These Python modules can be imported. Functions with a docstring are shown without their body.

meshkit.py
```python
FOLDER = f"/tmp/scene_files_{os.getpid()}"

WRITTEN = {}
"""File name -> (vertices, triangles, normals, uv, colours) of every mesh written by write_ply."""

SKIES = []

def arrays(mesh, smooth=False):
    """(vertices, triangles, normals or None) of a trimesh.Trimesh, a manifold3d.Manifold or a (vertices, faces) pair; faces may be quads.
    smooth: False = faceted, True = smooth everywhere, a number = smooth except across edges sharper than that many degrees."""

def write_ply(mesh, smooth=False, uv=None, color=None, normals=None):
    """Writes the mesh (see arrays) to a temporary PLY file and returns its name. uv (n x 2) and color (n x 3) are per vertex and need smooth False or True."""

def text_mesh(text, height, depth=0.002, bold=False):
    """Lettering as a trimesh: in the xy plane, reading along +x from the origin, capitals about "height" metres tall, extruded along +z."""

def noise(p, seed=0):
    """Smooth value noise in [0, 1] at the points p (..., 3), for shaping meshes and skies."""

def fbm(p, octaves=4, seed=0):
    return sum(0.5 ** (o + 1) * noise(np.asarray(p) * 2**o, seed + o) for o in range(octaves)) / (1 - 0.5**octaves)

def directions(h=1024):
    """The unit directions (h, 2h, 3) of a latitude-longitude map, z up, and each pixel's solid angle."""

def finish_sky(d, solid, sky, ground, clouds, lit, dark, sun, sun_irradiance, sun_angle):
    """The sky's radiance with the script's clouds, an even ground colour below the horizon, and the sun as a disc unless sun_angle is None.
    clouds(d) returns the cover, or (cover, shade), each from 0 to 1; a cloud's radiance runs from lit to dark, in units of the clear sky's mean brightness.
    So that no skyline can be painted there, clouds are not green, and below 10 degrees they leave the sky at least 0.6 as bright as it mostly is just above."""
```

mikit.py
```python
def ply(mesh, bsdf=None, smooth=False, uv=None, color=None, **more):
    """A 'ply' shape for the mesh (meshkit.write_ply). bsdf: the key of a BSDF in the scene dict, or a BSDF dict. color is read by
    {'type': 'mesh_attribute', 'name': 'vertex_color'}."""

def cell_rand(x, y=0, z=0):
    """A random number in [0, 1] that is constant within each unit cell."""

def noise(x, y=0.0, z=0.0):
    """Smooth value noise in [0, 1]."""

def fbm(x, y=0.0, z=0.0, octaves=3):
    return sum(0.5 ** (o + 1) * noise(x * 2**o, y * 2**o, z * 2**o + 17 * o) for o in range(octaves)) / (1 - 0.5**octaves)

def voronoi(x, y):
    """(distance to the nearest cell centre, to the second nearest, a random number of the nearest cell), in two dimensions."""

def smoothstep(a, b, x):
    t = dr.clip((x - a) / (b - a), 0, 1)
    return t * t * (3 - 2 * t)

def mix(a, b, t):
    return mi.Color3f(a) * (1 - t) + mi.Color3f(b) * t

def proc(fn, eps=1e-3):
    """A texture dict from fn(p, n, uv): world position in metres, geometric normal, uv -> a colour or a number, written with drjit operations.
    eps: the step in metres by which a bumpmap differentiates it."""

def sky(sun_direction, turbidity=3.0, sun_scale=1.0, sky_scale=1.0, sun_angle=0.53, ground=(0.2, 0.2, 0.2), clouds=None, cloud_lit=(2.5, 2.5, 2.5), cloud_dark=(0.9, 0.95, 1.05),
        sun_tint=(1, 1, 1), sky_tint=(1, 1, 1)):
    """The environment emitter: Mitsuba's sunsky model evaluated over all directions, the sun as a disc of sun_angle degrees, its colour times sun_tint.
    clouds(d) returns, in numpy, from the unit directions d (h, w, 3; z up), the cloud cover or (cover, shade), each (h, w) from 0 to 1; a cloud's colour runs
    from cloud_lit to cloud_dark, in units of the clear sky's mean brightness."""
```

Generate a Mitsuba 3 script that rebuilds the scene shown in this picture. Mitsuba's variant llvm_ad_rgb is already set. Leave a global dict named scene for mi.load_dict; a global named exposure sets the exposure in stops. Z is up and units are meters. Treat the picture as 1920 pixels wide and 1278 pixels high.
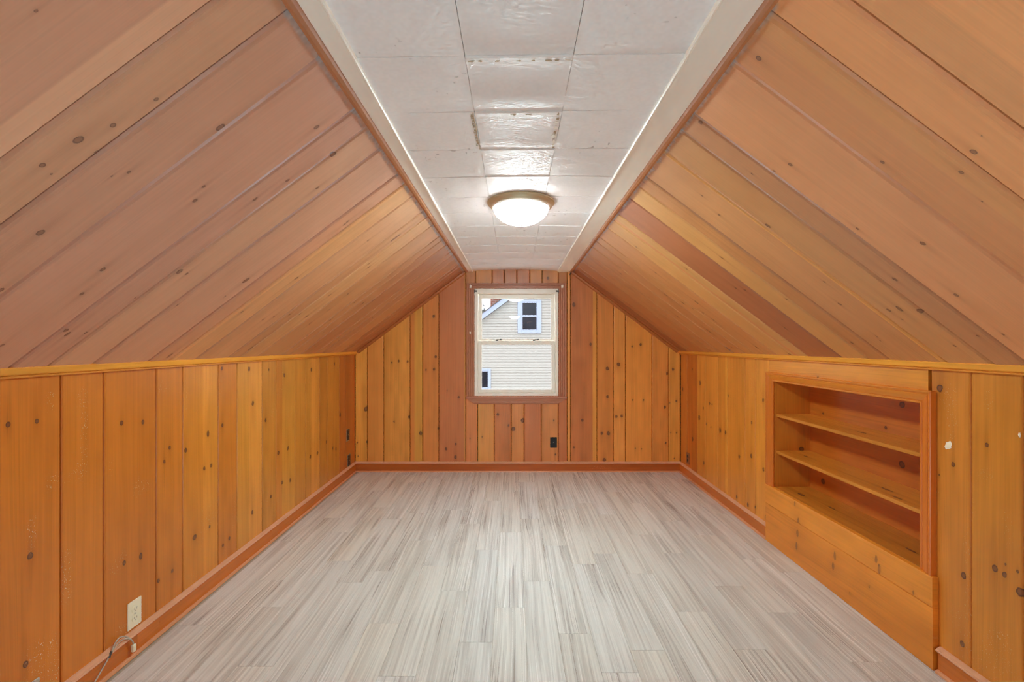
import math, random
import numpy as np, trimesh, mitsuba as mi, drjit as dr, mikit, meshkit
from mikit import noise, fbm, smoothstep, mix, cell_rand, proc, ply

scene, labels = {}, {}
T = mi.ScalarTransform4f
rng = random.Random(7)

# ------------------------------------------------------------------ camera, sky, light levels
EYE = 1.36                       # camera height above the floor
FOV = math.degrees(2 * math.atan(960 / 850))
scene['camera'] = {'type': 'perspective', 'fov': FOV, 'fov_axis': 'x', 'near_clip': 0.05, 'far_clip': 500.0,
                   'principal_point_offset_x': -1 / 1920, 'principal_point_offset_y': -2 / 1278,
                   'to_world': T().look_at(origin=[0, 0, EYE], target=[0, 1, EYE], up=[0, 0, 1])}
exposure = 0.10
LAMP_RADIANCE = (100.0, 136.0, 146.0)
FILL_RADIANCE = (14.2, 23.4, 28.2)     # added cool fill light, lifts the near slopes and ceiling
def overcast(d):
    n = meshkit.fbm(d * 3.0, 4, 3)
    return np.ones(d.shape[:2]), np.clip(n * 1.3 - 0.35, 0, 1)
scene['sky'] = mikit.sky((0.3, -0.5, 0.8), turbidity=5.0, sun_scale=0.0, sky_scale=22.0, clouds=overcast,
                         cloud_lit=(0.98, 1.05, 1.18), cloud_dark=(0.75, 0.81, 0.92), ground=(0.25, 0.25, 0.24))

def lin(c):
    c = np.asarray(c, float) / 255.0
    return np.where(c <= 0.04045, c / 12.92, ((c + 0.055) / 1.055) ** 2.4)

# ------------------------------------------------------------------ room measures (metres)
D = 4.76                          # far wall
XL, XR = -1.655, 1.764            # knee walls
BACK = -5.0                       # the room runs on behind the camera
def clampd(y): return np.clip(y, 0.5, D)
def knee_l(y): return 1.278 - 0.0048 * (clampd(y) - 1.44)   # foot of the slopes (old house: not quite level)
def knee_r(y): return 1.2824 - 0.0039 * (clampd(y) - 1.56)
SXL, SXR = -1.63, 1.739           # x of the slopes' feet
def edge_l(y): return EYE + 0.757 - 0.0031 * (clampd(y) - 1.06)   # ceiling height along its two long edges
def edge_r(y): return EYE + 0.772 - 0.0086 * (clampd(y) - 1.06)
def rim_r(y): return (0.731 + 0.0205 * (clampd(y) - 1.06)) * (edge_r(y) - EYE)   # x of the right moulding's inner edge
def ceil_z(x, y):
    t = np.clip((x + 0.47) / 1.06, 0, 1)
    line = edge_l(y) * (1 - t) + edge_r(y) * t
    return line + 4 * t * (1 - t) * (EYE + 0.7645 - 0.5 * (edge_l(y) + edge_r(y)))
def slope_l(y, v, n): return np.stack([SXL + 0.8 * v + 0.6 * n, y, knee_l(y) + 0.6 * v - 0.8 * n], -1)
def slope_r(y, v, n): return np.stack([SXR - 0.8 * v - 0.6 * n, y, knee_r(y) + 0.6 * v - 0.8 * n], -1)

# ------------------------------------------------------------------ knots of the pine (position along the wall, along the grain, half sizes)
KN_LEFT=[(1.487,1.089,.0105,.0136),(1.577,1.085,.0093,.0121),(1.556,.626,.0128,.0167),(1.541,.265,.0127,.0165),(1.919,1.017,.0113,.0147),(2.03,1.002,.0107,.014),(2.018,.408,.0119,.0214),(1.932,.419,.0114,.0148),(2.188,.85,.0103,.0134),(2.295,.812,.0121,.0158),(2.464,.861,.013,.0235),(2.154,.792,.0089,.0115),(2.205,.247,.0104,.0135),(2.119,.246,.01,.013),(2.36,.344,.0194,.0194),(2.434,.681,.0115,.0149),(2.49,.683,.0117,.0152),(2.586,.885,.0122,.0158),(2.581,1.208,.0121,.0158),(2.848,1.192,.0151,.0196),(2.889,.969,.017,.0221),(2.883,.278,.0153,.0198),(3.038,.838,.0125,.0188),(3.078,1.172,.0091,.0118),(3.204,.576,.0188,.0188),(3.341,.578,.0157,.0204),(3.256,.352,.0134,.0174),(3.374,.332,.0139,.0181),(3.105,.301,.0128,.0166),(3.287,1.12,.0155,.0201),(3.731,1.132,.0176,.0228),(3.712,.421,.0175,.0227),(3.844,.419,.0181,.0181),(4.355,.663,.0205,.0266),(4.031,.473,.0142,.0185),(4.174,.383,.0147,.0192),(4.25,.36,.015,.0195),(4.212,1.157,.0173,.0225),(2.649,.213,.0109,.0142),(2.591,.199,.0107,.0139),(2.477,.352,.0087,.0114)]
KN_FAR=[(-1.267,1.144,.0112,.0146),(-1.194,1.161,.0134,.0175),(-1.103,1.155,.0134,.0175),(-1.242,.526,.0112,.0146),(-1.086,.574,.0168,.0218),(-1.538,.659,.028,.0364),(-.966,.403,.0224,.0291),(-.807,1.206,.0168,.0218),(-.824,1.075,.0168,.0218),(-.909,1.069,.0112,.0146),(-.687,.851,.0067,.0087),(-.565,.781,.014,.0182),(-.596,.289,.0134,.0175),(-.699,.238,.0168,.0218),(-.599,.153,.0196,.0255),(-.778,.454,.014,.0182),(-1.629,.306,.0084,.0109),(-1.53,.312,.0112,.0146),(-1.621,.164,.0084,.0109),(.819,1.337,.0168,.0218),(.996,1.081,.0224,.0291),(.996,.785,.0168,.0218),(.939,.403,.0168,.0218),(1.007,.403,.0224,.0291),(.964,.124,.0224,.0291),(1.112,1.126,.0224,.0291),(1.09,.58,.0168,.0218),(1.147,.585,.0168,.0218),(1.255,1.314,.0112,.0146),(1.346,1.334,.0157,.0204),(1.261,.751,.0084,.0109),(1.374,.751,.0112,.0146),(1.289,.244,.0084,.0109),(1.352,.238,.0073,.0095),(1.625,1.03,.0168,.0218),(1.6,.677,.0168,.0218),(1.608,.301,.0112,.0146),(1.685,1.075,.0168,.0218),(1.72,.741,.0123,.016),(1.65,.722,.0084,.0109),(1.661,.409,.0084,.0109),(1.722,.409,.0084,.0109),(1.699,.141,.0073,.0095),(.731,.54,.0168,.0218),(.646,.255,.0112,.0146),(-.65,1.957,.0168,.0218),(-.622,1.392,.0168,.0218),(-.827,1.631,.0168,.0218),(.644,1.752,.0224,.0291),(-.447,.347,.0073,.0095),(-.319,.363,.0073,.0095),(-.04,.485,.014,.0182),(.008,.447,.0252,.0328),(.106,.536,.0252,.0328),(.433,.537,.0112,.0146),(.45,.181,.0112,.0146),(-.155,.602,.0168,.0218)]
KN_RIGHT=[(4.702,.872,.0194,.0252),(4.453,1.093,.0131,.017),(4.453,.661,.0079,.0102),(4.441,.41,.0209,.0272),(4.264,.977,.0201,.0261),(4.282,.646,.0252,.0327),(4.193,.749,.0148,.0192),(4.183,.246,.0172,.0224),(4.058,.811,.0143,.0186),(4.007,.811,.0118,.0153),(4.125,.615,.0146,.0189),(4.032,.603,.0095,.0123),(3.854,.61,.0227,.0295),(3.756,.609,.0177,.023),(3.712,.923,.0131,.017),(3.528,.47,.0166,.0216),(3.568,.141,.0147,.0191),(3.345,.765,.0118,.0153),(3.35,.518,.0177,.0231),(3.191,.951,.015,.0195),(3.189,.465,.015,.0195),(3.399,.14,.016,.0208),(3.295,.16,.0116,.0151),(3.157,.138,.0167,.0217),(1.872,1.17,.0176,.0229),(1.815,.871,.0107,.0139),(1.686,.978,.0089,.0116),(1.875,.812,.0044,.0057),(1.773,.448,.0146,.019),(1.778,.176,.0125,.0163),(1.658,.533,.0137,.0178),(1.625,.526,.0115,.0149),(1.583,.559,.0065,.0085),(1.622,.565,.0048,.0062),(1.576,.492,.0167,.0217),(1.588,.439,.0187,.0243),(1.732,.515,.0102,.0132)]
KN_PANEL=[(2.791,.366,.0098,.0098),(2.757,.267,.0162,.0162),(2.167,.322,.0127,.0127),(2.149,.283,.0152,.0152),(2.778,.111,.0163,.0163),(2.769,.191,.0163,.0163),(2.448,.205,.0144,.0144),(2.461,.141,.0145,.0145),(2.212,.167,.0052,.0052),(2.339,.064,.0055,.0055),(2.069,.187,.0146,.0146),(2.067,.142,.0122,.0122),(2.069,.1,.0195,.0195),(1.93,.234,.0057,.0057),(1.934,.156,.0057,.0057),(1.896,.158,.0067,.0067),(2.012,.116,.0071,.0071),(1.966,.274,.0069,.0069)]
KN_BACK=[(2.332,1.038,.0165,.0165),(2.334,.729,.0192,.0192),(2.927,.461,.0172,.0172),(2.927,.899,.0069,.0069),(2.435,.9,.0086,.0086)]
KN_SLOPE_LEFT=[(.982,.862,.0127,.0165),(1.004,.932,.0083,.0099),(.979,.769,.0081,.0097),(1.009,.755,.0036,.0043),(1.017,1.039,.006,.0084),(1.033,.853,.0049,.0078),(1.11,.811,.0026,.0039),(1.193,1.077,.0112,.0191),(1.429,1.265,.0101,.0141),(1.362,.845,.008,.0112),(1.539,.945,.0072,.0145),(1.607,1.244,.0113,.017),(.753,1.048,.0035,.005),(1.117,.583,.0105,.0158),(1.361,.499,.0096,.0135),(1.512,.182,.0071,.0185),(1.569,.191,.0055,.0078),(1.615,.555,.0114,.0182),(1.58,.393,.0037,.0059),(1.973,.588,.0139,.0251),(2.118,.035,.01,.0249),(2.279,.677,.008,.0161),(2.456,.349,.0058,.0116),(2.852,.418,.0101,.0201),(3.014,.356,.0071,.0142),(2.704,.085,.0095,.0239),(1.187,.363,.0084,.0117),(1.362,.12,.0064,.0103),(2.792,.63,.0066,.0145),(2.996,.677,.0071,.0141),(3.395,.633,.0088,.0176),(3.509,.688,.0083,.0206),(2.761,.941,.0065,.0156),(2.814,.923,.0079,.0159),(3.234,.409,.0076,.0152),(2.453,1.06,.0058,.0115),(2.425,1.387,.0057,.008),(2.677,1.174,.0126,.0504),(2.81,.924,.0066,.0132)]
KN_SLOPE_RIGHT=[(1.189,1.367,.0098,.0118),(1.442,1.069,.0085,.011),(1.544,1.374,.0091,.0118),(1.969,1.052,.0081,.0114),(.999,.882,.0021,.0028),(1.13,.711,.0024,.0031),(1.515,1.081,.0045,.008),(1.804,.903,.0106,.017),(1.37,.624,.0097,.0126),(1.591,.497,.0075,.015),(1.655,.316,.0117,.0164),(1.768,.339,.0083,.015),(1.718,.342,.0101,.0222),(1.765,.278,.0042,.0066),(1.96,.406,.0069,.0111),(1.992,.174,.0047,.0084),(2.005,.143,.0035,.0057),(1.481,.17,.0052,.0078),(2.186,.128,.0077,.0154),(3.135,.937,.0074,.0148),(3.409,.73,.01,.0231),(3.316,.618,.0098,.0224),(3.116,.593,.0092,.0257),(3.203,.403,.0094,.0245),(3.497,.285,.0123,.0346),(2.506,.633,.0065,.013),(2.302,.846,.006,.0191),(3.931,.419,.0116,.0347),(3.701,.489,.0087,.0209),(3.566,.054,.0126,.0302),(3.114,.078,.0088,.0229),(2.832,.01,.0087,.0225),(2.539,.266,.006,.0179)]

# ------------------------------------------------------------------ pine: one procedural material, each board has a row in these tables
K = 6
ROWS, KNOTS = [], []
def board_row(rgb, sap_or_lit=None, sap_or_lit_rgb=None, knots=(), flecks=0.0, contrast=1.0, worn=99.0, knotty=1.0, tint=(1.0, 0.74, 0.30)):
    """A row for one board. rgb, sap_or_lit_rgb in sRGB 0-255; sap = (u0, u1) of a sapwood or painted lit-bevel stripe across the board in metres."""
    s = sap_or_lit or (-9, -8)
    c2 = lin(sap_or_lit_rgb if sap_or_lit_rgb is not None else rgb)
    ROWS.append([*(lin(rgb) * tint), *(c2 * tint), s[0], s[1], flecks, contrast, worn, knotty])
    ks = [list(k) for k in list(knots)[:K]]
    while len(ks) < K: ks.append([-50, -50, 0.01, 0.01])
    KNOTS.append(ks)
    return len(ROWS) - 1

NR, NK = 12, 4
TAB = {}
def _tab():
    if 'r' not in TAB:
        TAB['r'] = mi.Float(np.asarray(ROWS, np.float32).ravel())
        TAB['k'] = mi.Float(np.asarray(KNOTS, np.float32).ravel())
    return TAB['r'], TAB['k']

def pine(p, n, uv):
    R, KT = _tab()
    fid = dr.floor(uv.x)
    idx = mi.UInt32(mi.Int32(dr.clip(fid, 0, len(ROWS) - 1)))
    u, v = (uv.x - fid) - 0.2, uv.y
    r = [dr.gather(mi.Float, R, idx * NR + k) for k in range(NR)]
    seed = cell_rand(fid, 3.0, 5.0) * 91.0
    # knots: grain bends round them
    core, ring, halo, shift = mi.Float(0), mi.Float(0), mi.Float(0), mi.Float(0)
    wob = 0.34 * (noise(u * 95, v * 80, seed) - 0.5)
    for k in range(K):
        o = (idx * K + k) * NK
        ku, kv, ra, rb = (dr.gather(mi.Float, KT, o + j) for j in range(4))
        du, dv = (u - ku) / ra, (v - kv) / rb
        d2 = dr.square(du)
        e = dr.sqrt(d2 + dv * dv) + wob
        core = dr.maximum(core, 1 - smoothstep(0.72, 1.05, e))
        ring = dr.maximum(ring, 1 - smoothstep(0.05, 0.26, dr.abs(e - 0.84)))
        far = dr.exp(-0.35 * d2 - 0.14 * dr.abs(dv))
        halo = dr.maximum(halo, far)
        shift += dr.select(du > 0, ra, -ra) * far * 0.8
    ug = u - shift
    low = noise(ug * 8 + seed, v * 0.9, seed) - 0.5
    fine = noise(ug * 520 + seed * 3, v * 6.0, 1.0) - 0.5
    w = ug + low * 0.06
    mid = 0.6 * noise(w * 85 + seed, v * 1.2, seed) + 0.4 * noise(w * 210, v * 2.0 + seed, seed) - 0.5
    blotch = noise(u * 22 + seed, v * 8, seed + 9) - 0.5
    a, b = mi.Color3f(r[0], r[1], r[2]), mi.Color3f(r[3], r[4], r[5])
    edge = 0.012 * low
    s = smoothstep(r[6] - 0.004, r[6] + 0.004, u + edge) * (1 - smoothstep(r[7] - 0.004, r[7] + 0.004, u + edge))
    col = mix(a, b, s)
    tone = 1 + r[9] * (0.10 * fine + 0.22 * mid + 0.24 * low + 0.12 * blotch - 0.12 * smoothstep(0.16, 0.30, mid))
    warm = r[9] * (0.30 * mid + 0.30 * low + 0.2 * blotch)
    col = col * tone * mi.Color3f(1 + 0.05 * warm, 1.0 + 0.22 * warm, 1.0 + 0.5 * warm)
    col = mix(col, col * mi.Color3f(0.62, 0.50, 0.42), halo * 0.55 * (0.75 + 0.8 * mid))
    dark = mi.Color3f(0.085, 0.026, 0.011) * (0.4 + 2.4 * mi.luminance(a))
    col = mix(col, dark * (1.5 + 1.4 * wob), core * 0.80 * r[11])
    col = mix(col, mi.Color3f(0.050, 0.016, 0.007), ring * 0.72 * r[11])
    # scraped, greyish old paint left along the sawn ends
    g = smoothstep(r[10] - 0.006, r[10] + 0.006, v + 0.014 * (noise(u * 45, v * 30, seed) - 0.5)) * smoothstep(0.25, 0.6, noise(u * 24, v * 60, seed + 3))
    col = mix(col, mi.Color3f(0.36, 0.35, 0.34) * (0.6 + 0.9 * noise(u * 140, v * 50, 4)), g * 0.6)
    # dents and bare flecks in the varnish
    f = smoothstep(0.86, 0.90, noise(u * 420 + seed, v * 300, 7)) * smoothstep(0.74, 0.88, noise(u * 16 + seed, v * 7, 3)) * r[8]
    col = mix(col, mi.Color3f(0.72, 0.52, 0.32), f)
    return mi.Color3f(dr.clip(col.x, 0.0, 0.95), dr.clip(col.y, 0.0, 0.95), dr.clip(col.z, 0.0, 0.95))

PINE_TEX = proc(pine)
scene['pine'] = {'type': 'principled', 'base_color': PINE_TEX, 'roughness': 0.36, 'specular': 0.5}
scene['pine_gloss'] = {'type': 'principled', 'base_color': PINE_TEX, 'roughness': 0.38, 'specular': 0.8}
TRI = lambda c: {'type': 'rgb', 'value': [float(x) for x in lin(c)]}
def plain(name, c, rough=0.5, spec=0.5, metallic=0.0, **kw):
    scene[name] = {'type': 'principled', 'base_color': TRI(c), 'roughness': rough, 'specular': spec, 'metallic': metallic, **kw}

# vinyl planks
def vinyl(p, n, uv):
    fid = dr.floor(uv.x)
    u, v = uv.x - fid, uv.y
    seed = cell_rand(fid, 11.0, 2.0) * 77.0
    tone = cell_rand(fid, 4.0, 9.0)
    big = noise(u * 17 + seed, v * 2.3, seed) - 0.5
    w = u + 0.02 * big
    g = 0.6 * noise(w * 90 + seed, v * 1.7, seed) + 0.4 * noise(w * 250, v * 3.0 + seed, seed) - 0.5
    f = noise(w * 480 + seed, v * 9, 2.0) - 0.5
    d = smoothstep(0.62, 0.86, noise(w * 310 + seed, v * 3.2, seed + 8)) * smoothstep(-0.10, 0.22, big + 0.5 * g)
    l = smoothstep(0.68, 0.90, noise(w * 290 - seed, v * 2.2, seed + 6))
    col = mix(mi.Color3f(0.635, 0.60, 0.52), mi.Color3f(0.49, 0.45, 0.38), smoothstep(-0.22, 0.26, g + 0.5 * big))
    col = mix(col, mi.Color3f(0.25, 0.20, 0.165), d * 0.75)
    col = mix(col, mi.Color3f(0.80, 0.76, 0.69), l * 0.6)
    col = col * (1 + 0.14 * f) * (0.97 + 0.06 * tone)
    return mix(col, col * mi.Color3f(0.97, 1.0, 1.05), cell_rand(fid, 8.0, 1.0))
def vinyl_relief(p, n, uv):
    fid = dr.floor(uv.x)
    return noise((uv.x - fid) * 260, uv.y * 7, fid)
scene['vinyl'] = {'type': 'bumpmap', 'arbitrary': proc(vinyl_relief), 'scale': 0.0005,
                  'bsdf': {'type': 'principled', 'base_color': proc(vinyl), 'roughness': 0.42, 'specular': 0.9}}

# painted fibreboard tiles with a wavy embossed skin
def tile_col(p, n, uv):
    s = fbm(p.x * 5, p.y * 5, 1.0, 2) - 0.5
    f = noise(p.x * 130, p.y * 130, 2.0) - 0.5
    pin = smoothstep(0.90, 0.93, noise(p.x * 70, p.y * 70, 5)) * smoothstep(0.60, 0.72, noise(p.x * 6, p.y * 6, 8))
    c = mi.Color3f(0.90, 0.88, 0.845) * (1 + 0.07 * s + 0.05 * f)
    return mix(c, mi.Color3f(0.32, 0.29, 0.25), pin * 0.55)
def tile_relief(p, n, uv):
    w = 0.02 * (noise(p.x * 20, p.y * 20, 3) - 0.5)
    return noise((p.x + w) * 80, (p.y + 1.6 * w) * 210, 4) + 0.4 * noise(p.x * 300, p.y * 300, 6)
scene['tile_paint'] = {'type': 'bumpmap', 'arbitrary': proc(tile_relief), 'scale': 0.0030,
                       'bsdf': {'type': 'principled', 'base_color': proc(tile_col), 'roughness': 0.48, 'specular': 0.35}}
def cream_col(p, n, uv):
    s = fbm(p.x * 30, p.y * 6, p.z * 30, 3) - 0.5
    return mi.Color3f(0.90, 0.87, 0.76) * (1 + 0.10 * s)
scene['cream_paint'] = {'type': 'principled', 'base_color': proc(cream_col), 'roughness': 0.35, 'specular': 0.5}
plain('white_chip', (238, 232, 218), 0.6)
plain('tile_core', (176, 162, 140), 0.9, 0.1)
plain('torn_fibre', (182, 165, 138), 0.9, 0.1)
plain('dark_gap', (40, 22, 12), 0.9, 0.1)
plain('vinyl_frame', (250, 245, 230), 0.35)
plain('ivory', (232, 222, 190), 0.3)
plain('ivory_dark', (150, 138, 108), 0.4)
plain('brown_plastic', (52, 34, 26), 0.35)
plain('slot_black', (14, 11, 10), 0.5)
plain('brushed_metal', (206, 192, 158), 0.40, 0.5, 0.45)
plain('dull_steel', (176, 172, 162), 0.35, 0.5, 0.8)
plain('grey_metal', (88, 86, 82), 0.35, 0.5, 0.7)
plain('cord_grey', (176, 160, 140), 0.45)
plain('black_metal', (30, 30, 32), 0.4, 0.5, 0.3)
plain('patch_plaster', (242, 228, 200), 0.8, 0.2)
plain('ext_white', (164, 173, 190), 0.4)
plain('room_dark', (34, 38, 44), 0.8, 0.2)
plain('roofing', (92, 88, 86), 0.9, 0.1)
plain('bark', (66, 58, 52), 0.9, 0.1)
plain('needles', (52, 58, 52), 0.9, 0.1)
plain('lamp_glass', (240, 236, 226), 0.3)
scene['pane_glass'] = {'type': 'thindielectric', 'int_ior': 1.5}
def siding_col(p, n, uv):
    s = fbm(p.x * 3, p.z * 60, 2, 2) - 0.5
    return mi.Color3f(0.43, 0.405, 0.345) * (1 + 0.05 * s)
scene['siding'] = {'type': 'principled', 'base_color': proc(siding_col), 'roughness': 0.5, 'specular': 0.4}
def brick_col(p, n, uv):
    row = dr.floor(p.z / 0.075)
    x = (p.x + p.y) / 0.21 + 0.5 * (row - 2 * dr.floor(row / 2))
    fx, fz = x - dr.floor(x), p.z / 0.075 - row
    m = smoothstep(0.03, 0.07, fx) * (1 - smoothstep(0.95, 0.99, fx)) * smoothstep(0.08, 0.16, fz)
    c = mix(mi.Color3f(0.20, 0.07, 0.045), mi.Color3f(0.30, 0.12, 0.08), cell_rand(dr.floor(x), row, 3))
    return mix(mi.Color3f(0.35, 0.32, 0.30), c, m)
scene['chimney_brick'] = {'type': 'principled', 'base_color': proc(brick_col), 'roughness': 0.9, 'specular': 0.2}
def pale_ground_col(p, n, uv):
    return mix(mi.Color3f(0.50, 0.50, 0.48), mi.Color3f(0.60, 0.59, 0.57), fbm(p.x * 2, p.y * 2, 1, 2))
scene['pale_ground'] = {'type': 'principled', 'base_color': proc(pale_ground_col), 'roughness': 0.95, 'specular': 0.1}

# ------------------------------------------------------------------ mesh helpers
def key_for(base):
    if base not in scene: return base
    k = 1
    while f'{base}_{k:03d}' in scene: k += 1
    return f'{base}_{k:03d}'
def put(base, mesh, mat, uv=None, smooth=False, label=None, category=None, group=None, kind=None, **kw):
    key = key_for(base)
    scene[key] = ply(mesh, mat, smooth, uv=uv, **kw)
    e = {k: x for k, x in (('label', label), ('category', category), ('group', group), ('kind', kind)) if x}
    if e: labels[key] = e
    return key
def orient(v, f):
    m = trimesh.Trimesh(v, f, process=False)
    if m.volume < 0: f = f[:, ::-1]
    return v, f
def loft(rings):
    """Closed solid through equal rings of points (convex end caps), flat ends."""
    k, n = len(rings), len(rings[0])
    v = np.concatenate(rings)
    f = []
    for a in range(k - 1):
        for i in range(n):
            j = (i + 1) % n
            f += [[a*n+i, a*n+j, (a+1)*n+j], [a*n+i, (a+1)*n+j, (a+1)*n+i]]
    for i in range(1, n - 1):
        f += [[0, i + 1, i], [(k-1)*n, (k-1)*n+i, (k-1)*n+i+1]]
    return orient(v, np.array(f))
def flat_uv(rows, v, f):
    """Faceted copy so that the uv of every vertex can stay its own."""
    return v[f].reshape(-1, 3), np.arange(len(f) * 3).reshape(-1, 3), rows[f].reshape(-1, 2)
def board(place, a0, a1, vb, vt, row, t=0.018, gap=0.0045, cw=0.005, cd=0.005, tilt=0.0, cw0=None, cd0=None, steps=1):
    """A planed board between a0 and a1 (across) and vb..vt (along the grain; numbers or functions of a), with eased edges.
    place(a, v, n) gives the point; n is the height of the face above the nailing plane."""
    cw0, cd0 = cw if cw0 is None else cw0, cd if cd0 is None else cd0
    fb = vb if callable(vb) else (lambda a: np.full_like(a, vb))
    ft = vt if callable(vt) else (lambda a: np.full_like(a, vt))
    l, r = a0 + gap / 2, a1 - gap / 2
    prof = np.array([(l, 0.001), (l, t - cd0 - tilt), (l + cw0 * 0.38, t - cd0 * 0.36 - tilt), (l + cw0, t - tilt), (r - cw, t + tilt), (r - cw * 0.35, t - cd * 0.38 + tilt), (r, t - cd + tilt), (r, 0.001)])
    a, n = prof[:, 0], prof[:, 1]
    rings, uvs = [], []
    for s in np.linspace(0, 1, steps + 1):
        v = fb(a) * (1 - s) + ft(a) * s
        rings.append(place(a, v, n))
        uvs.append(np.stack([row + 0.2 + np.clip(a - a0, 0, 0.6), v], 1))
    v, f = loft(rings)
    v, f, uv = flat_uv(np.concatenate(uvs), v, f)
    return (v, f), uv
def stick(prof, O, e1, e2, d, s0, s1, row, k0=0.0, k1=0.0, k0q=0.0, k1q=0.0, smooth=None):
    """A moulding: closed profile points (p, q) run from O along d; k0, k1 shear the ends for mitres. Split into convex strips for its caps by earcut."""
    prof = np.asarray(prof, float); O, e1, e2, d = (np.asarray(x, float) for x in (O, e1, e2, d))
    n = len(prof)
    arc = np.concatenate([[0], np.cumsum(np.linalg.norm(np.diff(prof, axis=0), axis=1))])
    P = O + prof[:, :1] * e1 + prof[:, 1:] * e2
    A = P + (s0 + k0 * prof[:, 0] + k0q * prof[:, 1])[:, None] * d
    B = P + (s1 + k1 * prof[:, 0] + k1q * prof[:, 1])[:, None] * d
    v = np.concatenate([A, B]); f = []
    for i in range(n):
        j = (i + 1) % n
        f += [[i, j, n + j], [i, n + j, n + i]]
    import shapely
    _, caps = trimesh.creation.triangulate_polygon(shapely.Polygon(prof), engine='earcut')
    vv, caps = trimesh.creation.triangulate_polygon(shapely.Polygon(prof), engine='earcut')
    from scipy.spatial import cKDTree
    idx = cKDTree(prof).query(np.asarray(vv)[:, :2])[1]
    caps = idx[np.asarray(caps)]
    ar = 0.5 * np.sum(prof[:, 0] * np.roll(prof[:, 1], -1) - prof[:, 1] * np.roll(prof[:, 0], -1))
    for c in caps:
        p = prof[c]; s = (p[1,0]-p[0,0])*(p[2,1]-p[0,1]) - (p[1,1]-p[0,1])*(p[2,0]-p[0,0])
        if (s > 0) != (ar > 0): c = c[::-1]
        f += [[c[0], c[2], c[1]], [n + c[0], n + c[1], n + c[2]]]
    v, f = orient(v, np.array(f))
    uv0 = np.stack([row + 0.2 + np.clip(arc, 0, 0.6), np.zeros(n)], 1)
    uv = np.concatenate([uv0 + [0, 1] * np.array([[0, s0 + 1.0]]), uv0 + np.array([[0, s1 + 1.0]])])
    v, f, uv = flat_uv(uv, v, f)
    return (v, f), uv
def box(x0, x1, y0, y1, z0, z1):
    return trimesh.creation.box(bounds=[[min(x0, x1), min(y0, y1), min(z0, z1)], [max(x0, x1), max(y0, y1), max(z0, z1)]])
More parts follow.
